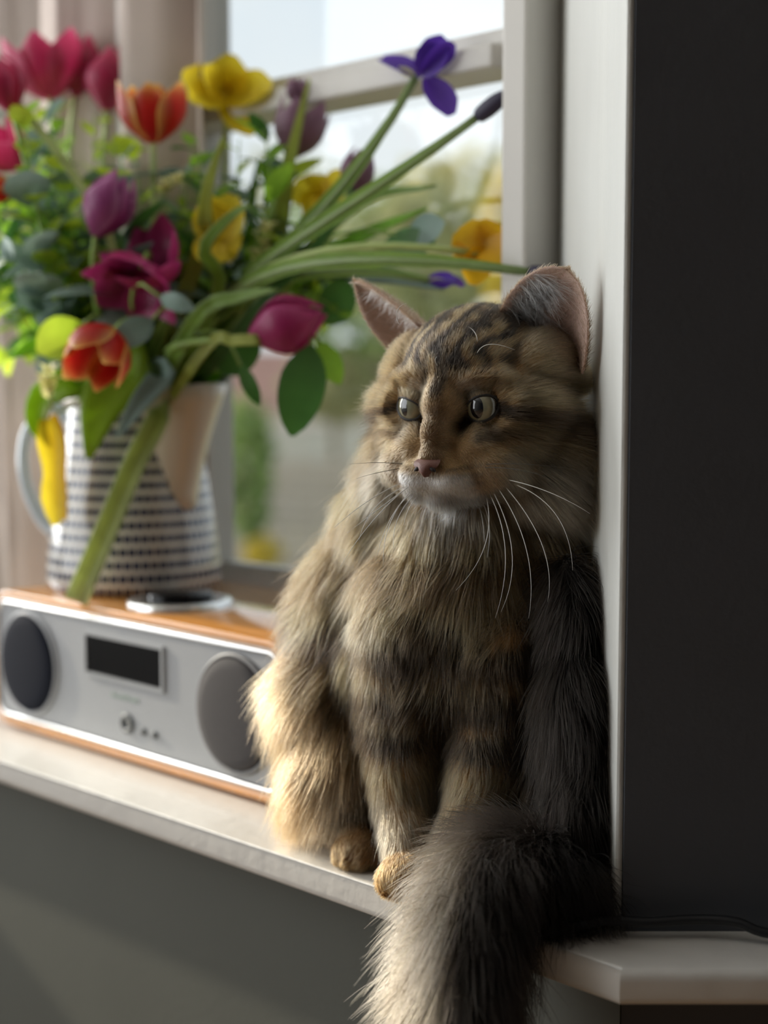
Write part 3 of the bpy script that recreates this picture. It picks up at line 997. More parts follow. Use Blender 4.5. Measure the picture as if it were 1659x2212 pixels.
# pale blossom spikes
def spike(u, v, Y, L, n, label, axis):
    b = P(u, v, Y)
    t = tag(empty('blossom_spike', b), label, 'flower', FG)
    ax = Vector(axis).normalized()
    add_stem(t, stem_path(b, -ax, None, 10) + [b + ax * L], .0015, M_STEM2)
    me = leaf_mesh('petal', .012, .011, .2, .3); me.materials.append(M_CRM)
    for k in range(n):
        f = k / n
        for j in range(3):
            o = link('petal', me, None, t)
            o.location = ax * L * f + Vector((rnd.uniform(-.004, .004), rnd.uniform(-.004, .004), 0))
            o.rotation_euler = (rnd.uniform(.2, 1.2), rnd.uniform(-.4, .4), k * 2.4 + j * 2.1)
    return t
spike(552, 600, 1.36, .052, 9, 'pale yellow blossom spike between the iris stems', (.25, -.1, 1))
spike(108, 860, 1.33, .026, 6, 'pale cream blossom cluster over the jug handle', (-.05, -.1, 1))
spike(355, 415, 1.36, .018, 5, 'small pale yellow blossom beside the stem of the flame tulip', (.7, -.1, .6))
spike(75, 500, 1.40, .016, 5, 'tiny cream blossom among the leaves at the left edge', (0, 0, 1))

P = PF
# ------------------------------------------------------------------ garden outside
ZG = -1.05
M_LAWN = principled('garden_ground', (.34, .33, .20), .9, noise=.5, nscale=.7)
struct('ground', box_bm((-30, 2.4, ZG - .1), (30, 60, ZG)), M_LAWN)


def bush(name, label, c, rad, mat, n=420, leaf=.10, trunk=None, cat='shrub'):
    c = Vector(c)
    root = tag(empty(name, (c.x, c.y, ZG)), label, cat, 'shrubs and trees of the garden')
    vs, fs = [], []
    for k in range(n):
        d = Vector((rnd.gauss(0, 1), rnd.gauss(0, 1), rnd.gauss(0, 1))).normalized() * rnd.uniform(.55, 1.0)
        p = Vector((d.x * rad[0], d.y * rad[1], d.z * rad[2])) + c - root.location
        a = Vector((rnd.gauss(0, 1), rnd.gauss(0, 1), rnd.gauss(0, 1))).normalized() * leaf
        b = a.orthogonal().normalized() * leaf * .55
        b.rotate(Quaternion(a.normalized(), rnd.uniform(0, 6.28)))
        i = len(vs)
        vs += [p - a, p + b, p + a, p - b]
        fs.append((i, i + 1, i + 2, i + 3))
    me = bpy.data.meshes.new('foliage')
    me.from_pydata([tuple(v) for v in vs], [], fs)
    uv = me.uv_layers.new(name='UVMap')
    fo = link('foliage', me, mat, root, False)
    fo['kind'] = 'stuff'
    tr = trunk or .05
    link('trunk', tube_mesh('trunk', [Vector((0, 0, 0)), Vector((.02, 0, (c.z - ZG) * .5)), Vector((-.01, .02, c.z - ZG))], [tr, tr * .8, tr * .5], 8), M_BARK, root)
    return root


M_BARK = principled('bark', (.24,.21,.17), .9, noise=.3)
M_G1 = leafy('garden_green', (.22, .33, .10), (.22, .33, .10), .4, .6)
M_G2 = leafy('garden_yellow_green', (.50, .48, .24), (.50, .48, .24), .4, .6)
M_G3 = leafy('garden_olive', (.38, .40, .22), (.38, .40, .22), .4, .6)
M_G4 = leafy('garden_yellow', (.62, .50, .06), (.62, .50, .06), .4, .6)


def gp(u, v, Y):
    return P(u, v, Y)


bush('forsythia_bush', 'yellow flowering bush outside near the right window frame', gp(1092, 520, 6.0), (.10, .2, .34), M_G4, 380, .05)
bush('garden_shrub', 'yellow-green shrub outside below the iris bud', gp(1020, 470, 9.0), (.55, .5, .42), M_G2, 420, .08)
bush('garden_shrub', 'dull green shrub behind the amber daffodil', gp(930, 560, 8.0), (.55, .5, .42), M_G3, 420, .08)
bush('garden_tree', 'tall green garden tree seen between the iris stems', gp(830, 590, 12.0), (1.1, .8, .75), M_G1, 520, .12, .09, 'tree')
bush('garden_tree', 'bare pale garden tree at the left of the window', gp(640, 520, 20.0), (1.4, .9, 1.3), M_G3, 480, .12, .10, 'tree')
bush('garden_shrub', 'dark green shrub low outside beside the jug', gp(535, 1010, 8.5), (.16, .3, .42), M_G1, 360, .06)
bush('garden_shrub', 'olive shrub low outside left of the cat', gp(720, 830, 12.0), (.42, .5, .33), M_G3, 380, .08)
bush('garden_shrub', 'yellow flower clump on the ground outside', gp(568, 1195, 8.4), (.11, .2, .10), M_G4, 260, .03)

# pale garage across the garden
gar = tag(empty('garage', (-.95, 15.0, ZG), .25), 'pale pink rendered garage across the garden', 'building')
M_REND = principled('pink_render', (.80, .70, .69), .85, noise=.08, nscale=2)
M_TILE = principled('roof_tile', (.36, .20, .16), .8, noise=.25, nscale=6)
obj_bm('wall', box_bm((-.9, 0, 0), (1.7, 3, 1.15), .01), M_REND, gar)
bm = prism([(-1.05, -.12), (1.85, -.12), (1.85, 3.1), (-1.05, 3.1)], 1.15, 1.22)
for v in bm.verts:
    if v.co.z > 1.2:
        v.co.y = 1.5 + (v.co.y - 1.5) * .1; v.co.z = 1.75
obj_bm('roof', bm, M_TILE, gar)
obj_bm('garage_door', box_bm((-.4, -.02, 0), (1.0, .01, .95), .005), M_FRAME, gar)
# far house with a pinkish roof
hou = tag(empty('house', (2.6, 26.0, ZG), -.15), 'distant house with a pinkish tiled roof above the shrubs', 'building')
obj_bm('wall', box_bm((-3, 0, 0), (4, 6, 3.6), .01), M_REND, hou)
bm = prism([(-3.3, -.4), (4.3, -.4), (4.3, 6.4), (-3.3, 6.4)], 3.6, 3.7)
for v in bm.verts:
    if v.co.z > 3.65:
        v.co.y = 3 + (v.co.y - 3) * .06; v.co.z = 5.0
obj_bm('roof', bm, M_TILE, hou)
for wx in (-1.5, 1.0):
    w_ = obj_bm('window', box_bm((wx, -.03, 1.9), (wx + 1.0, .02, 3.0), .01), M_FRAME, hou)
    obj_bm('window_pane', box_bm((wx + .08, -.035, 1.98), (wx + .92, -.031, 2.92)), M_GLOSSBLACK, w_)
# garden fence
fen = tag(empty('garden_fence', (0, 9.6, ZG), .10), 'brown board fence along the far side of the garden', 'fence')
M_FEN = principled('fence_wood', (.55, .48, .42), .85, noise=.2, nscale=3)
bme = bpy.data.meshes.new('board'); bmm = box_bm((-.07, 0, 0), (.07, .02, .85), .004, 1); bmm.to_mesh(bme); bmm.free()
for k in range(44):
    o = link('board', bme, M_FEN, fen, False)
    o.location = (-5 + k * .155, 0, .05)
for z in (.2, .7):
    obj_bm('rail', box_bm((-5.1, .021, z), (1.75, .06, z + .06)), M_FEN, fen)
# ------------------------------------------------------------------ cat
CAT0 = Vector((.03, 1.04, 0.0))
YAW = math.radians(30)
FWD = Vector((-math.sin(YAW), -math.cos(YAW), -.06)).normalized()
LAT = Vector((math.cos(YAW), -math.sin(YAW), 0)).normalized()
UPV = LAT.cross(FWD) * -1
UPV = UPV if UPV.z > 0 else -UPV
H0 = P(1024, 884, 1.02)
HR = Matrix((LAT, -FWD, UPV)).transposed()      # columns: to the cat's left, backwards, up


def hw(x, y, z):
    """head coordinates (left, back, up) to the room"""
    return H0 + HR @ Vector((x, y, z))


PRIMS = []                    # (region, centre, rotation, radii)


def ell(region, c, r, rot=None):
    PRIMS.append((region, Vector(c), rot, Vector(r)))


def hell(region, c, r, rz=0.0):
    PRIMS.append((region, hw(*c), HR @ Matrix.Rotation(rz, 3, 'Z'), Vector(r)))


def limb(region, pts, rads, step=.35):
    n = len(pts)
    for i in range(n - 1):
        a, b = Vector(pts[i]), Vector(pts[i + 1])
        m = max(1, int((b - a).length / (min(rads[i], rads[i + 1]) * step)))
        for k in range(m + (1 if i == n - 2 else 0)):
            t = k / m
            r = rads[i] + (rads[i + 1] - rads[i]) * t
            ell(region, a.lerp(b, t), (r, r, r))


# head
hell('head', (0, .012, .022), (.054, .058, .048))
hell('head', (0, -.012, .026), (.042, .040, .036))
for s in (-1, 1):
    hell('head', (s * .030, -.008, -.014), (.033, .036, .032))
    hell('head', (s * .044, .012, -.020), (.026, .030, .030))
    hell('head', (s * .0115, -.0560, -.0400), (.0165, .0150, .0120))      # whisker pads
    hell('head', (s * .024, -.034, .0225), (.022, .016, .011), s * .3)
    hell('head', (s * .044, .010, .024), (.026, .034, .030))
    hell('head', (s * .043, -.012, .004), (.024, .026, .024))      # brows
    hell('head', (s * .021, -.040, -.024), (.018, .019, .016))
    hell('head', (s * .050, .008, -.028), (.028, .030, .034))
hell('head', (0, -.0440, .006), (.0125, .020, .022))                       # bridge of the nose
hell('head', (0, -.0550, -.012), (.0105, .0150, .0165))
hell('head', (0, -.0620, -.0260), (.0100, .0100, .0090))
hell('head', (0, -.048, -.038), (.023, .021, .018))
for s in (-1, 1):
    hell('head', (s * .0410, -.0300, .0040), (.0135, .0150, .0170))
    hell('head', (s * .046, .002, -.046), (.027, .032, .026))
    hell('head', (s * .030, -.034, -.036), (.022, .024, .019))
    hell('head', (s * .016, -.046, -.046), (.018, .015, .012))
hell('head', (0, -.0470, -.0520), (.0165, .0140, .0100))                   # chin
# neck, trunk
limb('neck', [hw(0, .025, -.015), P(1030, 1120, 1.055), P(1010, 1260, 1.06)], [.052, .060, .070])
ell('chest', P(1000, 1290, 1.045), (.072, .064, .060))
ell('chest', P(985, 1400, 1.045), (.075, .066, .065))
ell('flank', P(975, 1440, 1.085), (.088, .078, .085))
ell('flank', P(960, 1580, 1.10), (.088, .072, .065))
ell('flank', P(800, 1330, 1.10), (.045, .05, .075))
ell('flank', P(760, 1390, 1.10), (.044, .05, .08))
ell('flank', P(720, 1480, 1.10), (.036, .05, .06))
ell('neck', P(890, 1140, 1.09), (.050, .05, .055))
ell('neck', P(893, 1050, 1.08), (.036, .045, .045))
ell('neck', P(1180, 1100, 1.04), (.040, .045, .05))
ell('chest', P(1150, 1290, 1.05), (.042, .045, .06))
# haunches, with black fur masses added where the reveal lies in shade
HL = Vector((-.028, 1.075, .064))
HRR = Vector((.110, 1.015, .068))
ell('haunch_out', HL, (.040, .050, .056))
ell('haunch_out', HL + Vector((-.006, .010, .045)), (.042, .045, .05))
ell('haunch_and_shade', P(1262, 1500, 1.07), (.030, .05, .075))
ell('haunch_and_shade', P(1285, 1380, 1.09), (.024, .04, .06))
ell('haunch_and_shade', (.110, .903, .026), (.024, .030, .020))
ell('haunch_and_shade', (.124, .948, .056), (.019, .042, .054))
ell('haunch_and_shade', (.123, .962, .115), (.019, .044, .058))
ell('haunch_and_shade', (.124, .985, .170), (.017, .040, .050))
ell('haunch_and_shade', HRR, (.031, .058, .064))
ell('haunch_and_shade', HRR + Vector((-.004, .02, .075)), (.028, .05, .05))
ell('haunch_and_shade', HRR + Vector((-.010, .03, .04)), (.034, .05, .05))
limb('paw_hind', [HL + Vector((.006, -.02, -.030)), Vector((-.024, 1.028, .018)), Vector((-.0165, 1.010, .0135))], [.022, .015, .0125])
limb('paw_hind', [HRR + Vector((0, -.02, -.035)), Vector((.108, .955, .018)), Vector((.104, .935, .0145))], [.022, .016, .014])
# front legs
PA = P(888, 1905, .950); PA.z = .013
limb('leg', [P(885, 1370, 1.015), P(868, 1560, 1.01), P(872, 1740, .990), Vector((PA.x - .001, .966, .022))], [.036, .029, .0200, .0165])
PB = Vector((.040, .938, .0135))
limb('leg', [P(1080, 1400, 1.0), P(1070, 1560, .995), P(1020, 1740, .972), Vector((PB.x, .948, .020))], [.034, .029, .0195, .0145])
for pc, ax in ((PA, Vector((-.18, -.98, 0))), (PB, Vector((-.1, -1, 0))), (Vector((-.0165, 1.008, .0125)), Vector((-.3, -.95, 0))), (Vector((.104, .935, .0135)), Vector((-.1, -1, 0)))):
    ax = ax.normalized(); sx = Vector((-ax.y, ax.x, 0))
    k_ = 1.18 if pc is PA else 1.0
    ell('paw', pc, (.0185 * k_, .0180 * k_, .0135 * k_))
    for q, fw in ((-1.15, .004), (-.40, .009), (.40, .009), (1.15, .004)):
        ell('paw', pc + sx * q * .0108 * k_ + ax * fw * 1.25 + Vector((0, 0, -.0030)), (.0076 * k_, .0090 * k_, .0100 * k_))
# tail
TAIL = spline([Vector((.100, 1.05, .035)), Vector((.122, .985, .030)), Vector((.118, .945, .022)), P(1175, 1885, .915), P(1080, 1890, .895), P(1030, 1975, .876), P(1000, 2080, .862), P(980, 2220, .855), P(975, 2400, .852)], 40)
TR = [.020 + .006 * math.sin(math.pi * i / 39) for i in range(40)]
limb('tail', TAIL, TR, .5)

bm = bmesh.new()
for reg, c, rot, r in PRIMS:
    M = Matrix.Translation(c) @ ((rot.to_4x4()) if rot is not None else Matrix.Identity(4)) @ Matrix.Diagonal((*r, 1))
    bmesh.ops.create_icosphere(bm, subdivisions=3 if max(r) > .02 else 2, radius=1.0, matrix=M)
tmp_me = bpy.data.meshes.new('tmp')
bm.to_mesh(tmp_me); bm.free()
tmp = bpy.data.objects.new('tmp', tmp_me)
COL.objects.link(tmp)
md = tmp.modifiers.new('r', 'REMESH'); md.mode = 'VOXEL'; md.voxel_size = .0022
md2 = tmp.modifiers.new('s', 'SMOOTH'); md2.factor = .5; md2.iterations = 11
dg = bpy.context.evaluated_depsgraph_get()
cat_me = bpy.data.meshes.new_from_object(tmp.evaluated_get(dg))
bpy.data.objects.remove(tmp)
cat_me.name = 'cat_body'

EYER = .0128
EYES = []
for s in (-1, 1):
    c = hw(s * .0256, -.0346, .0045)
    ax = (HR @ Vector((s * .22, -1, .02))).normalized()
    EYES.append((s, c, ax))


def verts_np(me):
    a = np.empty(len(me.vertices) * 3, dtype=np.float32)
    me.vertices.foreach_get('co', a)
    return a.reshape(-1, 3).astype(np.float64)


V = verts_np(cat_me)
for s, c, ax in EYES:                 # hollow the sockets out
    d = V - np.array(c)
    L = np.linalg.norm(d, axis=1)
    cosang = (d @ np.array(ax)) / np.maximum(L, 1e-9)
    k = (L < EYER * 1.9) & (cosang > .50)
    f = np.clip((cosang[k] - .50) / .22, 0, 1)
    tgt = EYER * (1.05 - .35 * f)
    nl = np.minimum(L[k], tgt)
    V[k] = np.array(c) + d[k] * (nl / L[k])[:, None]
V -= np.array(CAT0)
cat_me.vertices.foreach_set('co', V.astype(np.float32).ravel())
cat_me.update()
V += np.array(CAT0)

# ---- fur: where, which way, how long, what colour
_lat = NR.random((32, 32, 32))


def vnoise(p, sc):
    q = p * sc + 100.0
    i = np.floor(q).astype(int); f = q - i
    f = f * f * (3 - 2 * f); i %= 31
    r = 0
    for dx in (0, 1):
        for dy in (0, 1):
            for dz in (0, 1):
                w = (f[:, 0] if dx else 1 - f[:, 0]) * (f[:, 1] if dy else 1 - f[:, 1]) * (f[:, 2] if dz else 1 - f[:, 2])
                r = r + w * _lat[i[:, 0] + dx, i[:, 1] + dy, i[:, 2] + dz]
    return r


def sm(x, a, b):
    t = np.clip((x - a) / (b - a), 0, 1)
    return t * t * (3 - 2 * t)


def seg(p, a, b):
    a, b = np.array(a, float), np.array(b, float)
    d = b - a
    t = np.clip(((p - a) @ d) / (d @ d), 0, 1)
    return np.linalg.norm(p - (a + t[:, None] * d), axis=1), t


REGS = ['head', 'neck', 'chest', 'flank', 'haunch_out', 'haunch_and_shade', 'leg', 'paw_hind', 'paw', 'tail']
HRn = np.array(HR)
TA = np.array([tuple(p) for p in TAIL])


def regions(p):
    D = np.full((len(p), len(REGS)), 9.0)
    for reg, c, rot, r in PRIMS:
        d = p - np.array(c)
        if rot is not None:
            d = d @ np.array(rot)
        rr = np.array(r)
        k = np.linalg.norm(d / rr, axis=1)
        g = np.linalg.norm(d / (rr * rr), axis=1)
        dist = k * (k - 1) / np.maximum(g, 1e-6)
        j = REGS.index(reg)
        D[:, j] = np.minimum(D[:, j], dist)
    D -= D.min(axis=1, keepdims=True)
    w = np.exp(-D / .006)
    return w / w.sum(axis=1, keepdims=True)


def headco(p):
    return (p - np.array(H0)) @ HRn


TAN = np.array([.47, .275, .112]); GREY = np.array([.36, .255, .150]); DARK = np.array([.030, .024, .020])
WHITE = np.array([.93, .89, .83]); RUST = np.array([.22, .090, .022]); BROWN = np.array([.17, .105, .060]); PALE = np.array([.52, .41, .29])
SMOKE = np.array([.12, .097, .082])


def mixc(c, k, t):
    t = np.clip(t, 0, 1)[:, None]
    return c * (1 - t) + k * t


def coat(p, w, h):
    """colour of the coat at points p (its own tabby markings, plus painted shade by the wall and sun on the tail)"""
    n = len(p)
    W = {r: w[:, i] for i, r in enumerate(REGS)}
    n1, n2, n3 = vnoise(p, 28), vnoise(p, 70), vnoise(p, 160)
    a, b, f = h[:, 0], h[:, 2], -h[:, 1]
    aa = np.abs(a)
    # --- head
    ch = mixc(np.tile(TAN, (n, 1)), GREY, .35 + .5 * (n2 - .5))
    dk = np.zeros(n)
    wig = a + .0075 * (n2 - .5) * 2 + .003 * (n3 - .5)
    st = .5 + .5 * np.cos(2 * np.pi * wig / (.0135 + .05 * np.clip(b - .02, 0, .1)))
    fh = sm(b, .018, .034) * sm(aa, .054, .034)
    dk = np.maximum(dk, fh * (.15 + .85 * sm(st * .75 + n3 * .45, .40, .72)))
    dk = np.maximum(dk, .92 * sm(b, .040, .058) * sm(aa, .056, .034) * sm(n2 + .5 * n3, .35, .80))
    dk = np.maximum(dk, .9 * sm(np.abs(a - .002), .0065, .003) * sm(b, .006, .016) * sm(b, .06, .04))
    dk = np.maximum(dk, .85 * sm(np.abs(a + .0105), .0040, .0018) * sm(b, .012, .02))
    fa = np.stack([aa, b], 1)
    for q0, q1, r0, st_ in (((.038, .004), (.060, -.004), .0045, .95), ((.060, -.004), (.082, -.020), .0075, .9), ((.030, -.0145), (.052, -.012), .0042, .75), ((.052, -.012), (.066, -.026), .0050, .6),
                            ((.046, -.028), (.060, -.031), .0032, .6), ((.060, -.031), (.080, -.046), .0060, .65), ((.040, .021), (.066, .020), .0040, .45)):
        d, t = seg(fa, q0, q1)
        dk = np.maximum(dk, st_ * sm(d + .0025 * (n2 - .5) * 2, r0 * 1.35, r0 * .55))
    for k in range(3):
        d, t = seg(fa, (.013, -.0345 - .0048 * k), (.033, -.0315 - .0058 * k))
        dk = np.maximum(dk, .55 * sm(d, .0018, .0007) * sm(f, .035, .045))
    d, t = seg(fa, (.0155, -.001), (.0145, -.010))
    dk = np.maximum(dk, .75 * sm(d, .006, .002) * sm(f, .03, .04))
    # nose bridge and pale surrounds
    br = sm(aa, .0115, .006) * sm(b, -.036, -.027) * sm(b, .016, .004) * sm(f, .04, .05)
    ch = mixc(ch, BROWN, .75 * br)
    pale = sm(np.hypot(aa - .0175, b - .0175), .009, .004) + sm(np.hypot(aa - .030, b + .0125), .010, .004) * .7
    ch = mixc(ch, PALE, .75 * pale)
    ch = mixc(ch, DARK, dk * (1 - .6 * br))
    wt = sm(b, -.034, -.043) * sm(f, .034, .050) * sm(aa, .032, .020)
    wt = np.maximum(wt, sm(b, -.043, -.052) * sm(f, .020, .042) * sm(aa, .034, .022))
    ch = mixc(ch, WHITE, wt)
    ch = mixc(ch, PALE, .45 * sm(b, -.02, -.04) * sm(aa, .02, .04))
    # --- trunk
    x, y, z = p[:, 0], p[:, 1], p[:, 2]
    cb = mixc(np.tile(TAN * np.array([1.25, 1.10, .88]), (n, 1)), GREY * np.array([1.1, 1.0, .85]), .6 * n1)
    wz = z + .012 * (n1 - .5) + .006 * (n2 - .5) + .10 * (x - .045) ** 2 / .08
    bands = .5 + .5 * np.cos(2 * np.pi * wz / .040)
    sp_ = .7 * vnoise(p, 58) + .3 * vnoise(p, 120)
    dkb = .96 * np.maximum(sm(bands * .50 + n2 * .60, .56, .74), sm(sp_, .51, .60) * sm(z, .24, .20))
    neckl = sm(np.abs(z - .202 - 1.6 * (x - .045) ** 2 + .030 * (n1 - .5) + .012 * (n2 - .5)), .013, .004)
    dkb = np.where(z > .175, dkb * .7, dkb)
    dkb = np.maximum(dkb, .85 * neckl * sm(y, 1.12, 1.05))
    cb = mixc(cb, DARK, dkb)
    # --- legs
    cl = mixc(np.tile(TAN * 1.1, (n, 1)), GREY, .4 * n1)
    lb = np.zeros(n)
    for zb in (.148, .118, .092):
        lb = np.maximum(lb, sm(np.abs(z - zb + .008 * (n2 - .5)), .0125, .0060))
    cl = mixc(cl, DARK, np.maximum(.95 * lb, .85 * sm(sp_, .55, .66) * sm(z, .07, .10)))
    cl = mixc(cl, PALE, .55 * sm(z, .07, .03))
    cp_ = mixc(np.tile(RUST, (n, 1)), TAN, .5 * n2)
    # --- haunches
    co = mixc(np.tile(RUST, (n, 1)), PALE, .22 * n1)
    co = mixc(co, BROWN, .75 * sm(z, .085, .14) * (.5 + .7 * n2))
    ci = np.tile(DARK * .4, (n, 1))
    # --- tail
    dt = ((p[:, None, :] - TA[None, ::2]) ** 2).sum(2)
    ti = dt.argmin(1) / (len(TA[::2]) - 1)
    ctr = TA[::2][dt.argmin(1)]
    side = (p - ctr)[:, 0] / .026
    ct = mixc(np.tile(DARK * .6, (n, 1)), SMOKE, .95 * sm(ti, .26, .36) * sm(ti, .62, .48) * (.12 + .75 * n2))
    ct = mixc(ct, PALE * .38, .80 * sm(ti, .48, .60) * sm(side, -.20, -.80))  # sunlit left side of the hanging tail painted into the coat
    ct = mixc(ct, DARK, sm(ti, .28, .20))
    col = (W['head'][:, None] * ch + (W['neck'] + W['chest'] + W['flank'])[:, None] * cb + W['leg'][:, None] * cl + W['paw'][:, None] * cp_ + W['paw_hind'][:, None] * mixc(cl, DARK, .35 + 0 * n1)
           + W['haunch_out'][:, None] * co + W['haunch_and_shade'][:, None] * ci + W['tail'][:, None] * ct)
    # dark fur of the far hip and wall side, blackened further as painted shade
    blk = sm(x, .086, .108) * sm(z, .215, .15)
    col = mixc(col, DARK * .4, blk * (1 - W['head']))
    return col, ti


LEN = dict(head=.0095, neck=.034, chest=.040, flank=.036, haunch_out=.046, haunch_and_shade=.036, leg=.017, paw_hind=.007, paw=.0045, tail=.047)
DENS = dict(head=6.0, neck=1.25, chest=1.25, flank=.9, haunch_out=1.1, haunch_and_shade=.7, leg=1.9, paw_hind=3.5, paw=6.0, tail=1.1)
WID = dict(head=.000095, neck=.00017, chest=.00018, flank=.00019, haunch_out=.00018, haunch_and_shade=.00019, leg=.00013, paw_hind=.00011, paw=.00009, tail=.00019)


def build_fur(total):
    me = cat_me
    me.calc_loop_triangles()
    T = np.empty(len(me.loop_triangles) * 3, dtype=np.int32)
    me.loop_triangles.foreach_get('vertices', T)
    T = T.reshape(-1, 3)
    p0, p1, p2 = V[T[:, 0]], V[T[:, 1]], V[T[:, 2]]
    nn = np.cross(p1 - p0, p2 - p0)
    ar = np.linalg.norm(nn, axis=1) * .5
    nn /= np.maximum(np.linalg.norm(nn, axis=1, keepdims=True), 1e-12)
    cen = (p0 + p1 + p2) / 3
    wv = regions(V)
    wt = wv[T].mean(axis=1)
    dens = wt @ np.array([DENS[r] for r in REGS])
    view = np.array((0, 0, CAMZ)) - cen
    view /= np.linalg.norm(view, axis=1, keepdims=True)
    vf = (nn * view).sum(1)
    dens *= .30 + .70 * sm(vf, -.45, .0)
    hc = headco(cen)
    dens *= np.where((wt[:, 0] > .5) & (hc[:, 1] > .01), .45, 1)
    for s, c, ax in EYES:
        d = cen - np.array(c)
        L = np.linalg.norm(d, axis=1)
        ca = (d @ np.array(ax)) / np.maximum(L, 1e-9)
        dens[(L < EYER * 1.03) | ((L < EYER * 1.22) & (ca > .62))] = 0
    nose = np.array(hw(0, -.0715, -.0310))
    dens[np.linalg.norm(cen - nose, axis=1) < .0070] = 0
    pr = ar * dens; pr /= pr.sum()
    N = total
    ti = NR.choice(len(T), size=N, p=pr)
    u, v = NR.random(N), NR.random(N)
    fl = u + v > 1
    u[fl], v[fl] = 1 - u[fl], 1 - v[fl]
    root = p0[ti] + (p1[ti] - p0[ti]) * u[:, None] + (p2[ti] - p0[ti]) * v[:, None]
    VN = np.zeros_like(V)
    for k in range(3):
        np.add.at(VN, T[:, k], nn * ar[:, None])
    VN /= np.maximum(np.linalg.norm(VN, axis=1, keepdims=True), 1e-12)
    nrm = VN[T[ti, 0]] * (1 - u - v)[:, None] + VN[T[ti, 1]] * u[:, None] + VN[T[ti, 2]] * v[:, None]
    nrm /= np.maximum(np.linalg.norm(nrm, axis=1, keepdims=True), 1e-9)
    w = regions(root)
    h = headco(root)
    W = {r: w[:, i] for i, r in enumerate(REGS)}
    _, tti = coat(root, w, h)
    # flow of the hair
    hd = h - np.array([0, -.070, -.020])
    hd[:, 2] -= .006
    hl = hd / np.maximum(np.linalg.norm(hd, axis=1, keepdims=True), 1e-9)
    hl[:, 1] += .25
    hl[:, 2] -= .9 * sm(h[:, 2], -.005, -.040) + .25 * sm(np.abs(h[:, 0]), .03, .06)
    hl[:, 0] += .5 * np.sign(h[:, 0]) * sm(np.abs(h[:, 0]), .03, .05)
    fhead = hl @ HRn.T
    for s, c, ax in EYES:
        d = root - np.array(c)
        L = np.linalg.norm(d, axis=1, keepdims=True)
        fhead += (1.0 - .7 * sm(h[:, 2], .008, .018))[:, None] * np.exp(-np.maximum(L - EYER, 0) / .006) * d / np.maximum(L, 1e-6)
    down = np.tile(np.array([0, 0, -1.0]), (N, 1))
    fch = down + np.stack([.5 * np.clip((root[:, 0] - .045) / .06, -1, 1), -.10 * np.ones(N), np.zeros(N)], 1)
    ffl = down + np.array([-.35, .15, 0])
    fho = down + np.array([-.30, -.15, 0])
    fhi = down + np.array([.05, -.45, 0])
    fleg = down + np.array([-.05, -.05, 0])
    fpaw = np.tile(np.array([-.35, -.94, -.3]), (N, 1))
    tg = np.gradient(TA, axis=0); tg /= np.linalg.norm(tg, axis=1, keepdims=True)
    ftail = tg[np.clip((tti * (len(TA) - 1)).astype(int), 0, len(TA) - 1)] + np.array([0, 0, -.25])
    flow = (W['head'][:, None] * fhead + (W['neck'] + W['chest'])[:, None] * fch + W['flank'][:, None] * ffl + W['haunch_out'][:, None] * fho + W['haunch_and_shade'][:, None] * fhi
            + W['leg'][:, None] * fleg + (W['paw'] + W['paw_hind'])[:, None] * fpaw + W['tail'][:, None] * ftail)
    sw = np.stack([vnoise(root, 40), vnoise(root + 3.3, 40), vnoise(root + 7.7, 40)], 1) - .5
    flow += sw * 1.5 * (1 - .75 * W['head'])[:, None]
    flow -= nrm * (flow * nrm).sum(1, keepdims=True)
    flow /= np.maximum(np.linalg.norm(flow, axis=1, keepdims=True), 1e-6)
    lift = .30 * W['head'] + .34 * (W['neck'] + W['chest'] + W['flank']) + .42 * (W['haunch_out'] + W['haunch_and_shade']) + .22 * W['leg'] + .2 * (W['paw'] + W['paw_hind']) + .62 * W['tail']
    lift = lift * NR.uniform(.7, 1.35, N)
    dirv = flow * np.sqrt(np.maximum(1 - lift ** 2, .05))[:, None] + nrm * lift[:, None] + NR.normal(0, 1, (N, 3)) * (.07 + .06 * (1 - W['head']) + .07 * W['tail'])[:, None]
    dirv /= np.linalg.norm(dirv, axis=1, keepdims=True)
    L = w @ np.array([LEN[r] for r in REGS])
    # head: short on the face, long on the cheeks and jaw
    aa, hb, hf = np.abs(h[:, 0]), h[:, 2], -h[:, 1]
    lh = .0042 + .0035 * sm(hf, .058, .030) + .004 * sm(hf, .03, -.01) + .024 * sm(aa, .040, .066) * sm(hb, .040, .000) + .014 * sm(hb, -.030, -.052) * sm(hf, .05, .03) + .006 * sm(hb, -.046, -.056) * sm(hf, .03, .05)
    lh -= .0018 * sm(hf, .048, .058)
    L = W['head'] * lh + (1 - W['head']) * L
    L = L * NR.uniform(.62, 1.18, N)
    wid = w @ np.array([WID[r] for r in REGS]) * NR.uniform(.75, 1.2, N)
    K = 6
    tt = np.linspace(0, 1, K)
    grav = (.42 * (1 - W['head']) + .10 * W['head'])[:, None] * np.array([0, 0, -1.0]) + NR.normal(0, .10, (N, 3)) - nrm * .15
    pos = root[:, None, :] + (L[:, None] * 1)[:, :, None] * (dirv[:, None, :] * tt[None, :, None] + grav[:, None, :] * (tt ** 2)[None, :, None] * .6)
    # a little wave in the long hair
    ph, am = NR.random((N, 1)) * 6.28, (L * .035 * (1 - W['head']))[:, None]
    sd = np.cross(dirv, nrm)
    pos += sd[:, None, :] * (am * np.sin(ph + tt[None, :] * 7.0) * tt[None, :])[:, :, None]
    # hairs gather into locks
    nc = N // 17
    gi = NR.choice(N, nc, replace=False)
    kd = KDTree(nc)
    for j, g in enumerate(gi):
        kd.insert(root[g], j)
    kd.balance()
    own = np.array([gi[kd.find(r)[1]] for r in root])
    cl = (.22 * W['head'] + .46 * (1 - W['head'])) * NR.uniform(.3, 1.2, N)
    cl[L < .008] *= .4
    rel = pos[own] - pos
    okd = np.linalg.norm(root[own] - root, axis=1) < .012
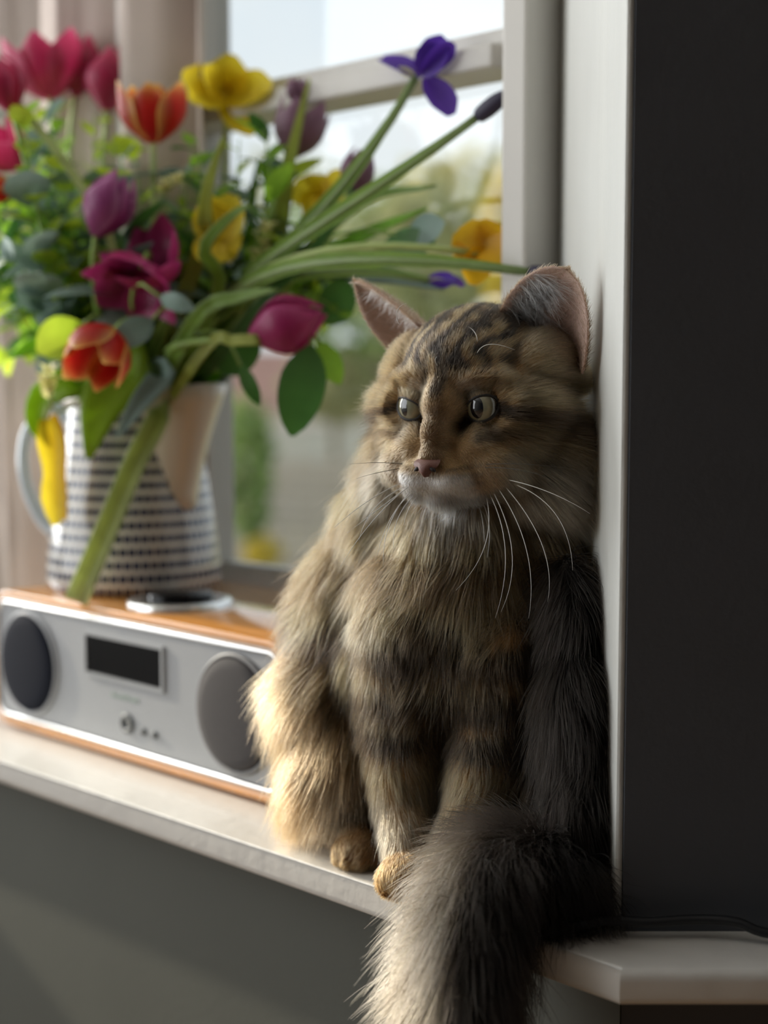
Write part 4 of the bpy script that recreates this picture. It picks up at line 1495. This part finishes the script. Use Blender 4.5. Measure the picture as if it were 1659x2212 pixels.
    pos += rel * (cl * okd)[:, None, None] * (tt ** 1.4)[None, :, None]
    # keep hair out of the sill and the wall
    onboard = (pos[..., 0] * R2 + pos[..., 1] * R2) > (A0.x * R2 + A0.y * R2)
    pos[..., 2] = np.where(onboard & (pos[..., 1] > A0.y), np.maximum(pos[..., 2], .0012), pos[..., 2])
    pos[..., 0] = np.where(pos[..., 1] > C0.y - .001, np.minimum(pos[..., 0], C0.x - .0062), pos[..., 0])
    pm = root + ((pos[:, 3] - root) * .8 + NR.normal(0, .0032, (N, 3))) * (1 - W['head'])[:, None] + NR.normal(0, .0009, (N, 3))
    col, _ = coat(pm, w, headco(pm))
    # colour along each hair: dark underfur, bright band, some dark tips
    br = NR.uniform(.55, 1.42, N)[:, None] * (1 + NR.normal(0, .04, (N, 3)))
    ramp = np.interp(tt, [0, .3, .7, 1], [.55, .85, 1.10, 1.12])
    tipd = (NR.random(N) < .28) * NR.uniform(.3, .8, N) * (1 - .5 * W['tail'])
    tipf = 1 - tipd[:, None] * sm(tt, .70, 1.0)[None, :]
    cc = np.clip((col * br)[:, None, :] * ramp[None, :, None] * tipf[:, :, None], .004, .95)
    rad = wid[:, None] * np.interp(tt, [0, .15, .7, 1], [.8, 1, .75, .12])[None, :]
    return pos, cc, rad, wv


def add_hair(name, pos, cc, rad, mat, parent, origin):
    N, K = pos.shape[:2]
    hc = bpy.data.hair_curves.new(name)
    hc.add_curves([K] * N)
    hc.attributes['position'].data.foreach_set('vector', (pos - np.array(origin)).astype(np.float32).ravel()) if 'position' in hc.attributes else hc.points.foreach_set('position', (pos - np.array(origin)).astype(np.float32).ravel())
    ra = hc.attributes.get('radius') or hc.attributes.new('radius', 'FLOAT', 'POINT')
    ra.data.foreach_set('value', rad.astype(np.float32).ravel())
    ca = hc.attributes.new('Coat', 'FLOAT_COLOR', 'POINT')
    ca.data.foreach_set('color', np.concatenate([cc, np.ones((N, K, 1))], 2).astype(np.float32).ravel())
    hc.materials.append(mat)
    o = bpy.data.objects.new(name, hc)
    COL.objects.link(o)
    o.parent = parent
    o['kind'] = 'stuff'
    return o


def fur_mat(name, hair):
    m = bpy.data.materials.new(name)
    n, l = nodes_of(m)
    at = n.new('ShaderNodeAttribute'); at.attribute_name = 'Coat'
    b = n['Principled BSDF']
    if hair:
        n.remove(b)
        b = n.new('ShaderNodeBsdfHairPrincipled')
        b.model = 'CHIANG'
        b.parametrization = 'COLOR'
        b.inputs['Roughness'].default_value = .42
        b.inputs['Radial Roughness'].default_value = .55
        b.inputs['IOR'].default_value = 1.22
        l.new(at.outputs['Color'], b.inputs['Color'])
        l.new(b.outputs[0], n['Material Output'].inputs[0])
    else:
        b.inputs['Roughness'].default_value = .85
        b.inputs['Specular IOR Level'].default_value = .1
        l.new(at.outputs['Color'], b.inputs['Base Color'])
    return m


M_FUR, M_SKIN = fur_mat('tabby_fur', True), fur_mat('tabby_skin', False)
NFUR = 230000
pos, cc, rad, wv = build_fur(NFUR)
cat = bpy.data.objects.new('cat', cat_me)
COL.objects.link(cat)
cat.location = CAT0
cat_me.materials.clear(); cat_me.materials.append(M_SKIN)
cat_me.polygons.foreach_set('use_smooth', [True] * len(cat_me.polygons))
tag(cat, 'long-haired brown tabby cat sitting upright on the white sill, looking left', 'cat')
vc, _ = coat(V, wv, headco(V))
ca = cat_me.attributes.new('Coat', 'FLOAT_COLOR', 'POINT')
ca.data.foreach_set('color', np.concatenate([vc * .6, np.ones((len(V), 1))], 1).astype(np.float32).ravel())
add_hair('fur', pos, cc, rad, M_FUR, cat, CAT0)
CATBVH = BVHTree.FromPolygons([tuple(p) for p in V], [tuple(p.vertices) for p in cat_me.polygons])

# ---- eyes
def eye_mat():
    m = bpy.data.materials.new('grey_green_iris')
    n, l = nodes_of(m)
    b = n['Principled BSDF']
    b.inputs['Roughness'].default_value = .04
    b.inputs['Coat Weight'].default_value = 1.0
    b.inputs['Coat Roughness'].default_value = .01
    tc = n.new('ShaderNodeTexCoord')
    sp = n.new('ShaderNodeSeparateXYZ'); l.new(tc.outputs['Object'], sp.inputs[0])
    dv = n.new('ShaderNodeMath'); dv.operation = 'DIVIDE'; dv.inputs[1].default_value = EYER; l.new(sp.outputs[2], dv.inputs[0])
    ra = n.new('ShaderNodeValToRGB')
    e = ra.color_ramp.elements
    e[0].position = .52; e[0].color = (.012, .010, .009, 1)
    e[1].position = .60; e[1].color = (.10, .09, .058, 1)
    x = e.new(.80); x.color = (.27, .245, .155, 1)
    x = e.new(.95); x.color = (.20, .205, .14, 1)
    l.new(dv.outputs[0], ra.inputs[0])
    nz = n.new('ShaderNodeTexNoise'); nz.inputs['Scale'].default_value = 260
    l.new(tc.outputs['Object'], nz.inputs['Vector'])
    hs = n.new('ShaderNodeHueSaturation'); mr = n.new('ShaderNodeMapRange'); mr.inputs[3].default_value = .75; mr.inputs[4].default_value = 1.25
    l.new(nz.outputs['Fac'], mr.inputs[0]); l.new(mr.outputs[0], hs.inputs['Value']); l.new(ra.outputs[0], hs.inputs['Color'])
    l.new(hs.outputs[0], b.inputs['Base Color'])
    return m


M_EYE = eye_mat()
M_PUPIL = principled('pupil_black', (.004, .005, .008), .04, coat=1.0)
M_LID = principled('dark_eyelid_rim', (.012, .010, .009), .5)
M_LIDSKIN = principled('brown_eyelid_skin', (.16, .10, .055), .8, noise=.3, nscale=700)
M_NOSE = principled('brick_pink_nose', (.19, .085, .066), .5, noise=.15, nscale=900, bump=.25, bscale=1400)
M_NOSTRIL = principled('dark_nostril', (.018, .010, .009), .6)
M_EAR = principled('ear_skin', (.54, .38, .32), .65, noise=.12, nscale=150)
M_WHISK = principled('white_whisker', (.85, .83, .80), .3)
M_WHISKD = principled('dark_whisker', (.03, .025, .02), .35)


def frame_for(ax):
    z = Vector(ax).normalized()
    x = (LAT - z * LAT.dot(z)).normalized()
    return Matrix((x, z.cross(x), z)).transposed()


LIDFUR = []
for s, c, ax in EYES:
    gaze = (Vector(ax) * .55 + (HR @ Vector((-.34, -1, -.02))).normalized() * .45).normalized()
    M = frame_for(gaze)
    bm = bmesh.new()
    bmesh.ops.create_uvsphere(bm, u_segments=48, v_segments=32, radius=EYER)
    e = obj_bm('eye', bm, M_EYE, cat, True)
    e.location = c - CAT0
    e.rotation_euler = M.to_euler()
    # pupil: upright oval patch lying on the eyeball
    pts, nu, nv = [], 32, 6
    pw, ph = (.37, .54) if s > 0 else (.22, .46)
    for j in range(nv):
        q = j / (nv - 1)
        for i in range(nu):
            a = 2 * math.pi * i / nu
            x, y = pw * q * math.cos(a), ph * q * math.sin(a)
            zz = math.sqrt(max(0, 1 - x * x - y * y))
            pts.append(Vector((x, y, zz)) * EYER * 1.006)
    link('pupil', grid_mesh('pupil', pts, nu, nv, None, True), M_PUPIL, e)
    # eyelid: dark almond rim around the opening
    Ml = frame_for(ax)
    up_h, lo_h, wd = (.57, .72, .95) if s > 0 else (.42, .66, .90)
    rows = ((1.0, 1.02), (1.05, 1.07), (1.20, 1.085), (1.45, 1.07), (1.80, 1.01))
    pts, n = [], 56
    for sc_, rr in rows:
        for i in range(n):
            a = 2 * math.pi * i / n
            ca_, sa_ = math.cos(a), math.sin(a)
            x = wd * ca_
            y = (up_h if sa_ > 0 else lo_h) * abs(sa_) ** 1.0 * (1 if sa_ > 0 else -1)
            y += .20 * ca_ * s * 1.0      # outer corners a little higher
            ang = math.hypot(x, y) * sc_ * .98
            th = math.atan2(y, x)
            pts.append(Vector((math.sin(ang) * math.cos(th), math.sin(ang) * math.sin(th), math.cos(ang))) * EYER * rr)
    lid = link('eyelid', grid_mesh('eyelid', pts, n, len(rows), None, True), M_LID, cat)
    lid.data.materials.append(M_LIDSKIN)
    for p_ in lid.data.polygons:
        if p_.index >= 2 * n:
            p_.material_index = 1
    lid.location = c - CAT0
    lid.rotation_euler = Ml.to_euler()
    # short fur on the lid, combed away from the eye
    m_ = 2600
    aa_, ss_ = NR.uniform(0, 2 * math.pi, m_), NR.uniform(1.13, 1.85, m_)
    lx, ly = wd * np.cos(aa_), np.where(np.sin(aa_) > 0, up_h, lo_h) * np.sin(aa_) + .20 * np.cos(aa_) * s
    hyp, th_ = np.hypot(lx, ly) * .98, np.arctan2(ly, lx)
    def lidpt(k, lift_):
        g = hyp * k
        q = np.stack([np.sin(g) * np.cos(th_), np.sin(g) * np.sin(th_), np.cos(g)], 1) * (EYER * lift_)[:, None]
        return q @ np.array(Ml).T + np.array(c)
    r0 = np.interp(ss_, [1.0, 1.05, 1.2, 1.45, 1.8], [1.02, 1.07, 1.085, 1.07, 1.01])
    a_p, b_p = lidpt(ss_, r0), lidpt(ss_ + .25, r0 + .07)
    dd = b_p - a_p
    dd /= np.linalg.norm(dd, axis=1, keepdims=True)
    dd += NR.normal(0, .18, (m_, 3)) + np.array(FWD) * .15
    dd += np.array(HR @ Vector((0, .1, .35)))[None, :] * (np.sin(aa_) > 0)[:, None]
    tt_ = np.linspace(0, 1, 5)
    ps_ = a_p[:, None] + (NR.uniform(.0028, .0055, m_))[:, None, None] * dd[:, None] * tt_[None, :, None]
    wl_ = np.zeros((m_, len(REGS))); wl_[:, 0] = 1
    cl_, _ = coat(a_p, wl_, headco(a_p))
    cl_ = mixc(cl_, DARK, .85 * sm(ss_, 1.24, 1.14))
    cl_ = np.clip(cl_ * NR.uniform(.6, 1.35, (m_, 1)), .004, .9)
    LIDFUR.append((ps_, np.repeat(cl_[:, None], 5, 1), np.tile(np.interp(tt_, [0, .6, 1], [.0001, .00008, .00002]), (m_, 1))))

def from_cam(u, v):
    o = Vector((0, 0, CAMZ))
    d = (P(u, v, 1.0) - o).normalized()
    hit = CATBVH.ray_cast(o, d)
    return hit[0] if hit[0] is not None else P(u, v, .97)


add_hair('eyelid_fur', *[np.concatenate([L_[k] for L_ in LIDFUR]) for k in range(3)], M_FUR, cat, CAT0)


# ---- nose leather
def nose():
    prof = [(0.0, .0040), (.25, .0056), (.5, .0066), (.72, .0060), (.88, .0042), (1, .0016)]   # half widths from the bottom up? top is wide
    pts, nu = [], 15
    rows = [(.0040, .0060, -.0026), (.0028, .0070, .0004), (.0010, .0068, .0024), (-.0010, .0054, .0034), (-.0028, .0036, .0034), (-.0044, .0020, .0026), (-.0058, .0008, .0006)]
    for z, hwid, fw in rows:
        for i in range(nu):
            q = -1 + 2 * i / (nu - 1)
            bul = .0042 * (1 - abs(q) ** 2.2)
            nost = -.0016 * math.exp(-((abs(q) - .62) / .2) ** 2) * math.exp(-((z + .0010) / .0020) ** 2)
            pts.append(HR @ Vector((q * hwid * 1.35, -(fw + bul + nost), z * 1.15)))
    o = link('nose', grid_mesh('nose', pts, nu, len(rows)), M_NOSE, cat)
    o.location = hw(0, -.0690, -.0320) - CAT0
    for s in (-1, 1):
        bm = bmesh.new()
        bmesh.ops.create_uvsphere(bm, u_segments=14, v_segments=8, radius=1, matrix=HR.to_4x4() @ Matrix.Translation((s * .0056, -.0040, -.0014)) @ Matrix.Rotation(s * .5, 4, 'Y') @ Matrix.Diagonal((.0026, .0016, .0014, 1)))
        link_o = obj_bm('nostril', bm, M_NOSTRIL, o, True)
nose()


def mouth():
    for pts in (((931, 1034), (935, 1044), (955, 1054), (975, 1058)), ((931, 1034), (927, 1046), (916, 1052))):
        q = spline([from_cam(*p) + Vector((0, .0003, 0)) for p in pts], 12)
        link('lip_line', tube_mesh('lip_line', [p - CAT0 for p in q], [.0004 * (1 - .7 * i / 11) for i in range(12)], 6), M_NOSTRIL, cat)


# ---- ears
def ear(inner, outer, tip, back, bulge, side):
    """cupped shell: inner and outer are the feet of its rim on the skull, tip its point"""
    inner, outer, tip, back = (Vector(q) for q in (inner, outer, tip, back))
    nu, nv = 21, 16
    outer_skin, pts = [], []
    for j in range(nv):
        t = j / (nv - 1)
        wd = (1 - t ** 2.1) ** .60 if side > 0 else (1 - t ** 1.5) ** .7
        for i in range(nu):
            q = -1 + 2 * i / (nu - 1)
            base = inner.lerp(outer, .5 + .5 * q)
            mid = inner.lerp(outer, .5).lerp(tip, t)
            along = (outer - inner) * .5
            p = mid + along * (q * wd)
            p += back * bulge * (1 - q * q) * (1 - t) ** .75
            p += (tip - inner.lerp(outer, .5)).normalized() * (.004 * (1 - q * q) * (1 - t))
            # outer rim swings forward and out
            p += -back * .006 * max(0, q) ** 2 * math.sin(math.pi * t)
            pts.append(hw(*p) - CAT0)
    me = grid_mesh('ear', pts, nu, nv)
    o = link('ear', me, M_EAR, cat)
    sol = o.modifiers.new('thickness', 'SOLIDIFY'); sol.thickness = .0016; sol.offset = 0
    return pts, nu, nv


EARS = [ear((-.040, -.004, .058), (-.072, .030, .032), (-.096, .006, .090), (.55, 1, -.1), .022, -1),
        ear((.018, .002, .061), (.080, .000, .024), (.073, -.006, .092), (-.10, 1, -.15), .036, 1)]
EARC = EARS


def ear_hair():
    P_, C_, R_ = [], [], []
    K = 6
    tt = np.linspace(0, 1, K)
    for ei, (pts, nu, nv) in enumerate(EARS):
        A = np.array([tuple(p + CAT0) for p in pts]).reshape(nv, nu, 3)
        fw = np.array(FWD)
        def surf(q, t):
            x, y = np.clip((q + 1) / 2 * (nu - 1), 0, nu - 1.001), np.clip(t * (nv - 1), 0, nv - 1.001)
            i, j = x.astype(int), y.astype(int)
            fx, fy = (x - i)[:, None], (y - j)[:, None]
            return (A[j, i] * (1 - fx) + A[j, i + 1] * fx) * (1 - fy) + (A[j + 1, i] * (1 - fx) + A[j + 1, i + 1] * fx) * fy
        inner_q = -1 if ei == 1 else -1
        # white tufts streaming out from the inner edge
        n = 900 if ei == 1 else 420
        q, t = -1 + .55 * NR.random(n) ** 1.4, NR.uniform(.06, .74, n)
        p = surf(q, t)
        out = surf(np.clip(q + .8, -1, 1), t + .10) - p
        out /= np.linalg.norm(out, axis=1, keepdims=True)
        d = out * .9 + fw * .45 + NR.normal(0, .16, (n, 3)) + np.array([0, 0, .10])
        L = NR.uniform(.012, .027, n)
        if ei == 0:
            L *= .7
        P_.append(p[:, None] + L[:, None, None] * (d[:, None] * tt[None, :, None] + (NR.normal(0, .16, (n, 3)) + np.array([0, 0, -.25]))[:, None] * (tt ** 2)[None, :, None]))
        C_.append(np.tile(WHITE * (1 if ei else .8), (n, K, 1)) * NR.uniform(.7, 1.05, (n, 1, 1)))
        R_.append(np.tile(np.interp(tt, [0, .7, 1], [.00016, .00013, .00004]), (n, 1)))
        # short down inside and on the back of the shell
        for back, n, colr, l0 in ((False, 1500, PALE * .85, .0045), (True, 2600, BROWN * .7, .005)):
            q, t = NR.uniform(-1, 1, n), NR.uniform(0, .99, n) ** .9
            p = surf(q, t)
            e = .01
            du, dv = surf(np.clip(q + .05, -1, 1), t) - surf(np.clip(q - .05, -1, 1), t), surf(q, np.minimum(t + .03, 1)) - surf(q, np.maximum(t - .03, 0))
            nn = np.cross(du, dv); nn /= np.maximum(np.linalg.norm(nn, axis=1, keepdims=True), 1e-9)
            sg = np.sign((nn @ fw))[:, None]
            nn = nn * sg * (-1 if back else 1)
            dv /= np.maximum(np.linalg.norm(dv, axis=1, keepdims=True), 1e-9)
            du /= np.maximum(np.linalg.norm(du, axis=1, keepdims=True), 1e-9)
            d = dv * .75 + du * (.55 if not back else .1) * np.sign(q + .2)[:, None] + nn * .28 + NR.normal(0, .12, (n, 3))
            L = l0 * NR.uniform(.5, 1.2, n) * (1 + 1.2 * (1 - t))
            P_.append((p + nn * .0008)[:, None] + L[:, None, None] * d[:, None] * tt[None, :, None])
            cl_ = np.tile(colr, (n, K, 1)) * NR.uniform(.7, 1.2, (n, 1, 1))
            C_.append(cl_)
            R_.append(np.tile(np.interp(tt, [0, .7, 1], [.00009, .00007, .00003]), (n, 1)))
        # dark fringe along the rim, thicker fur at the feet of the ear
        n = 1500
        q, t = np.where(NR.random(n) < .5, -1, 1) * NR.uniform(.93, 1, n), NR.uniform(0, 1, n)
        p = surf(q, t)
        dv = surf(q, np.minimum(t + .05, 1)) - surf(q, np.maximum(t - .05, 0))
        dv /= np.maximum(np.linalg.norm(dv, axis=1, keepdims=True), 1e-9)
        mid = surf(np.zeros(n), t)
        ow = p - mid; ow /= np.maximum(np.linalg.norm(ow, axis=1, keepdims=True), 1e-9)
        d = dv * .8 + ow * .25 + NR.normal(0, .14, (n, 3))
        L = (.0035 + .006 * (1 - t) ** 2) * NR.uniform(.6, 1.2, n)
        P_.append(p[:, None] + L[:, None, None] * d[:, None] * tt[None, :, None])
        C_.append(np.tile(BROWN * .9, (n, K, 1)) * NR.uniform(.5, 1.3, (n, 1, 1)))
        R_.append(np.tile(np.interp(tt, [0, .7, 1], [.0001, .00008, .00003]), (n, 1)))
    add_hair('ear_fur', np.concatenate(P_), np.clip(np.concatenate(C_), 0, 1), np.concatenate(R_), M_FUR, cat, CAT0)


ear_hair()

mouth()

# ---- whiskers
WH = [((1050, 1072), (1062, 1180), (985, 1275)), ((1058, 1068), (1105, 1190), (1070, 1335)), ((1066, 1064), (1122, 1200), (1082, 1322)), ((1078, 1058), (1152, 1190), (1142, 1336)), ((1092, 1052), (1188, 1180), (1183, 1300)),
      ((1105, 1044), (1216, 1100), (1237, 1232)), ((1038, 1078), (1062, 1130), (1052, 1205)), ((1095, 1036), (1190, 1060), (1275, 1110)), ((1032, 1084), (1044, 1125), (1046, 1170)),
      ((882, 1052), (806, 1108), (750, 1152)), ((876, 1056), (795, 1130), (735, 1225)), ((886, 1062), (832, 1135), (828, 1222)), ((896, 1068), (852, 1120), (850, 1185)), ((866, 1044), (795, 1078), (722, 1140)),
      ((890, 1066), (842, 1110), (815, 1200)), ((902, 1072), (880, 1100), (872, 1135)), ((872, 1052), (800, 1095), (775, 1170))]
WHD = [((868, 1002), (810, 998), (755, 1003)), ((864, 1012), (808, 1022), (770, 1034)), ((1050, 1003), (1145, 1001), (1240, 1014)), ((1048, 1010), (1130, 1012), (1200, 1040))]
BROWS = [((1030, 764), (1052, 736), (1112, 756)), ((1008, 704), (1028, 716), (1031, 738)), ((862, 700), (852, 668), (878, 655)), ((945, 790), (938, 778), (944, 770))]
for lst, mat, r in ((WH, M_WHISK, .00030), (WHD, M_WHISKD, .00022), (BROWS, M_WHISK, .00026)):
    for a, b, c in lst:
        p0 = from_cam(*a)
        off = .030 if lst is not BROWS else .010
        p1 = P(b[0], b[1], p0.y - off * .7)
        p2 = P(c[0], c[1], p0.y - off)
        hb = from_cam(*b).y - .006
        p1 = P(b[0], b[1], min(p1.y, max(hb, p1.y - .06)))
        hc_ = from_cam(*c).y - .008
        p2 = P(c[0], c[1], min(p2.y, max(hc_, p2.y - .06)))
        p1 = p1 + (p1 - p0.lerp(p2, .5)) * .35
        q = [(1 - t) ** 2 * p0 + 2 * (1 - t) * t * p1 + t * t * p2 for t in (i / 17 for i in range(18))]
        nm = 'whisker' if lst is not BROWS else 'brow_whisker'
        link(nm, tube_mesh(nm, [p - CAT0 for p in q], [r * (1 - .8 * (i / 17) ** 1.5) for i in range(18)], 5), mat, cat)
# ------------------------------------------------------------------ cable on the ledge
cp = spline([Vector((.095, .9, .0040)) + Vector((.0, -.03, 0)), P(1300, 1990, .873), P(1400, 1992, .873), P(1500, 1986, .873), P(1590, 1992, .868), P(1670, 2018, .862), Vector((.30, .852, .0036)), Vector((.45, .85, .0036))], 40)
for p in cp:
    p.z = max(p.z, .0036)
cb_o = link('cable', tube_mesh('cable', cp, .0031, 10), M_BLACK)
tag(cb_o, 'thin black cable lying along the ledge under the charcoal wall', 'cable')
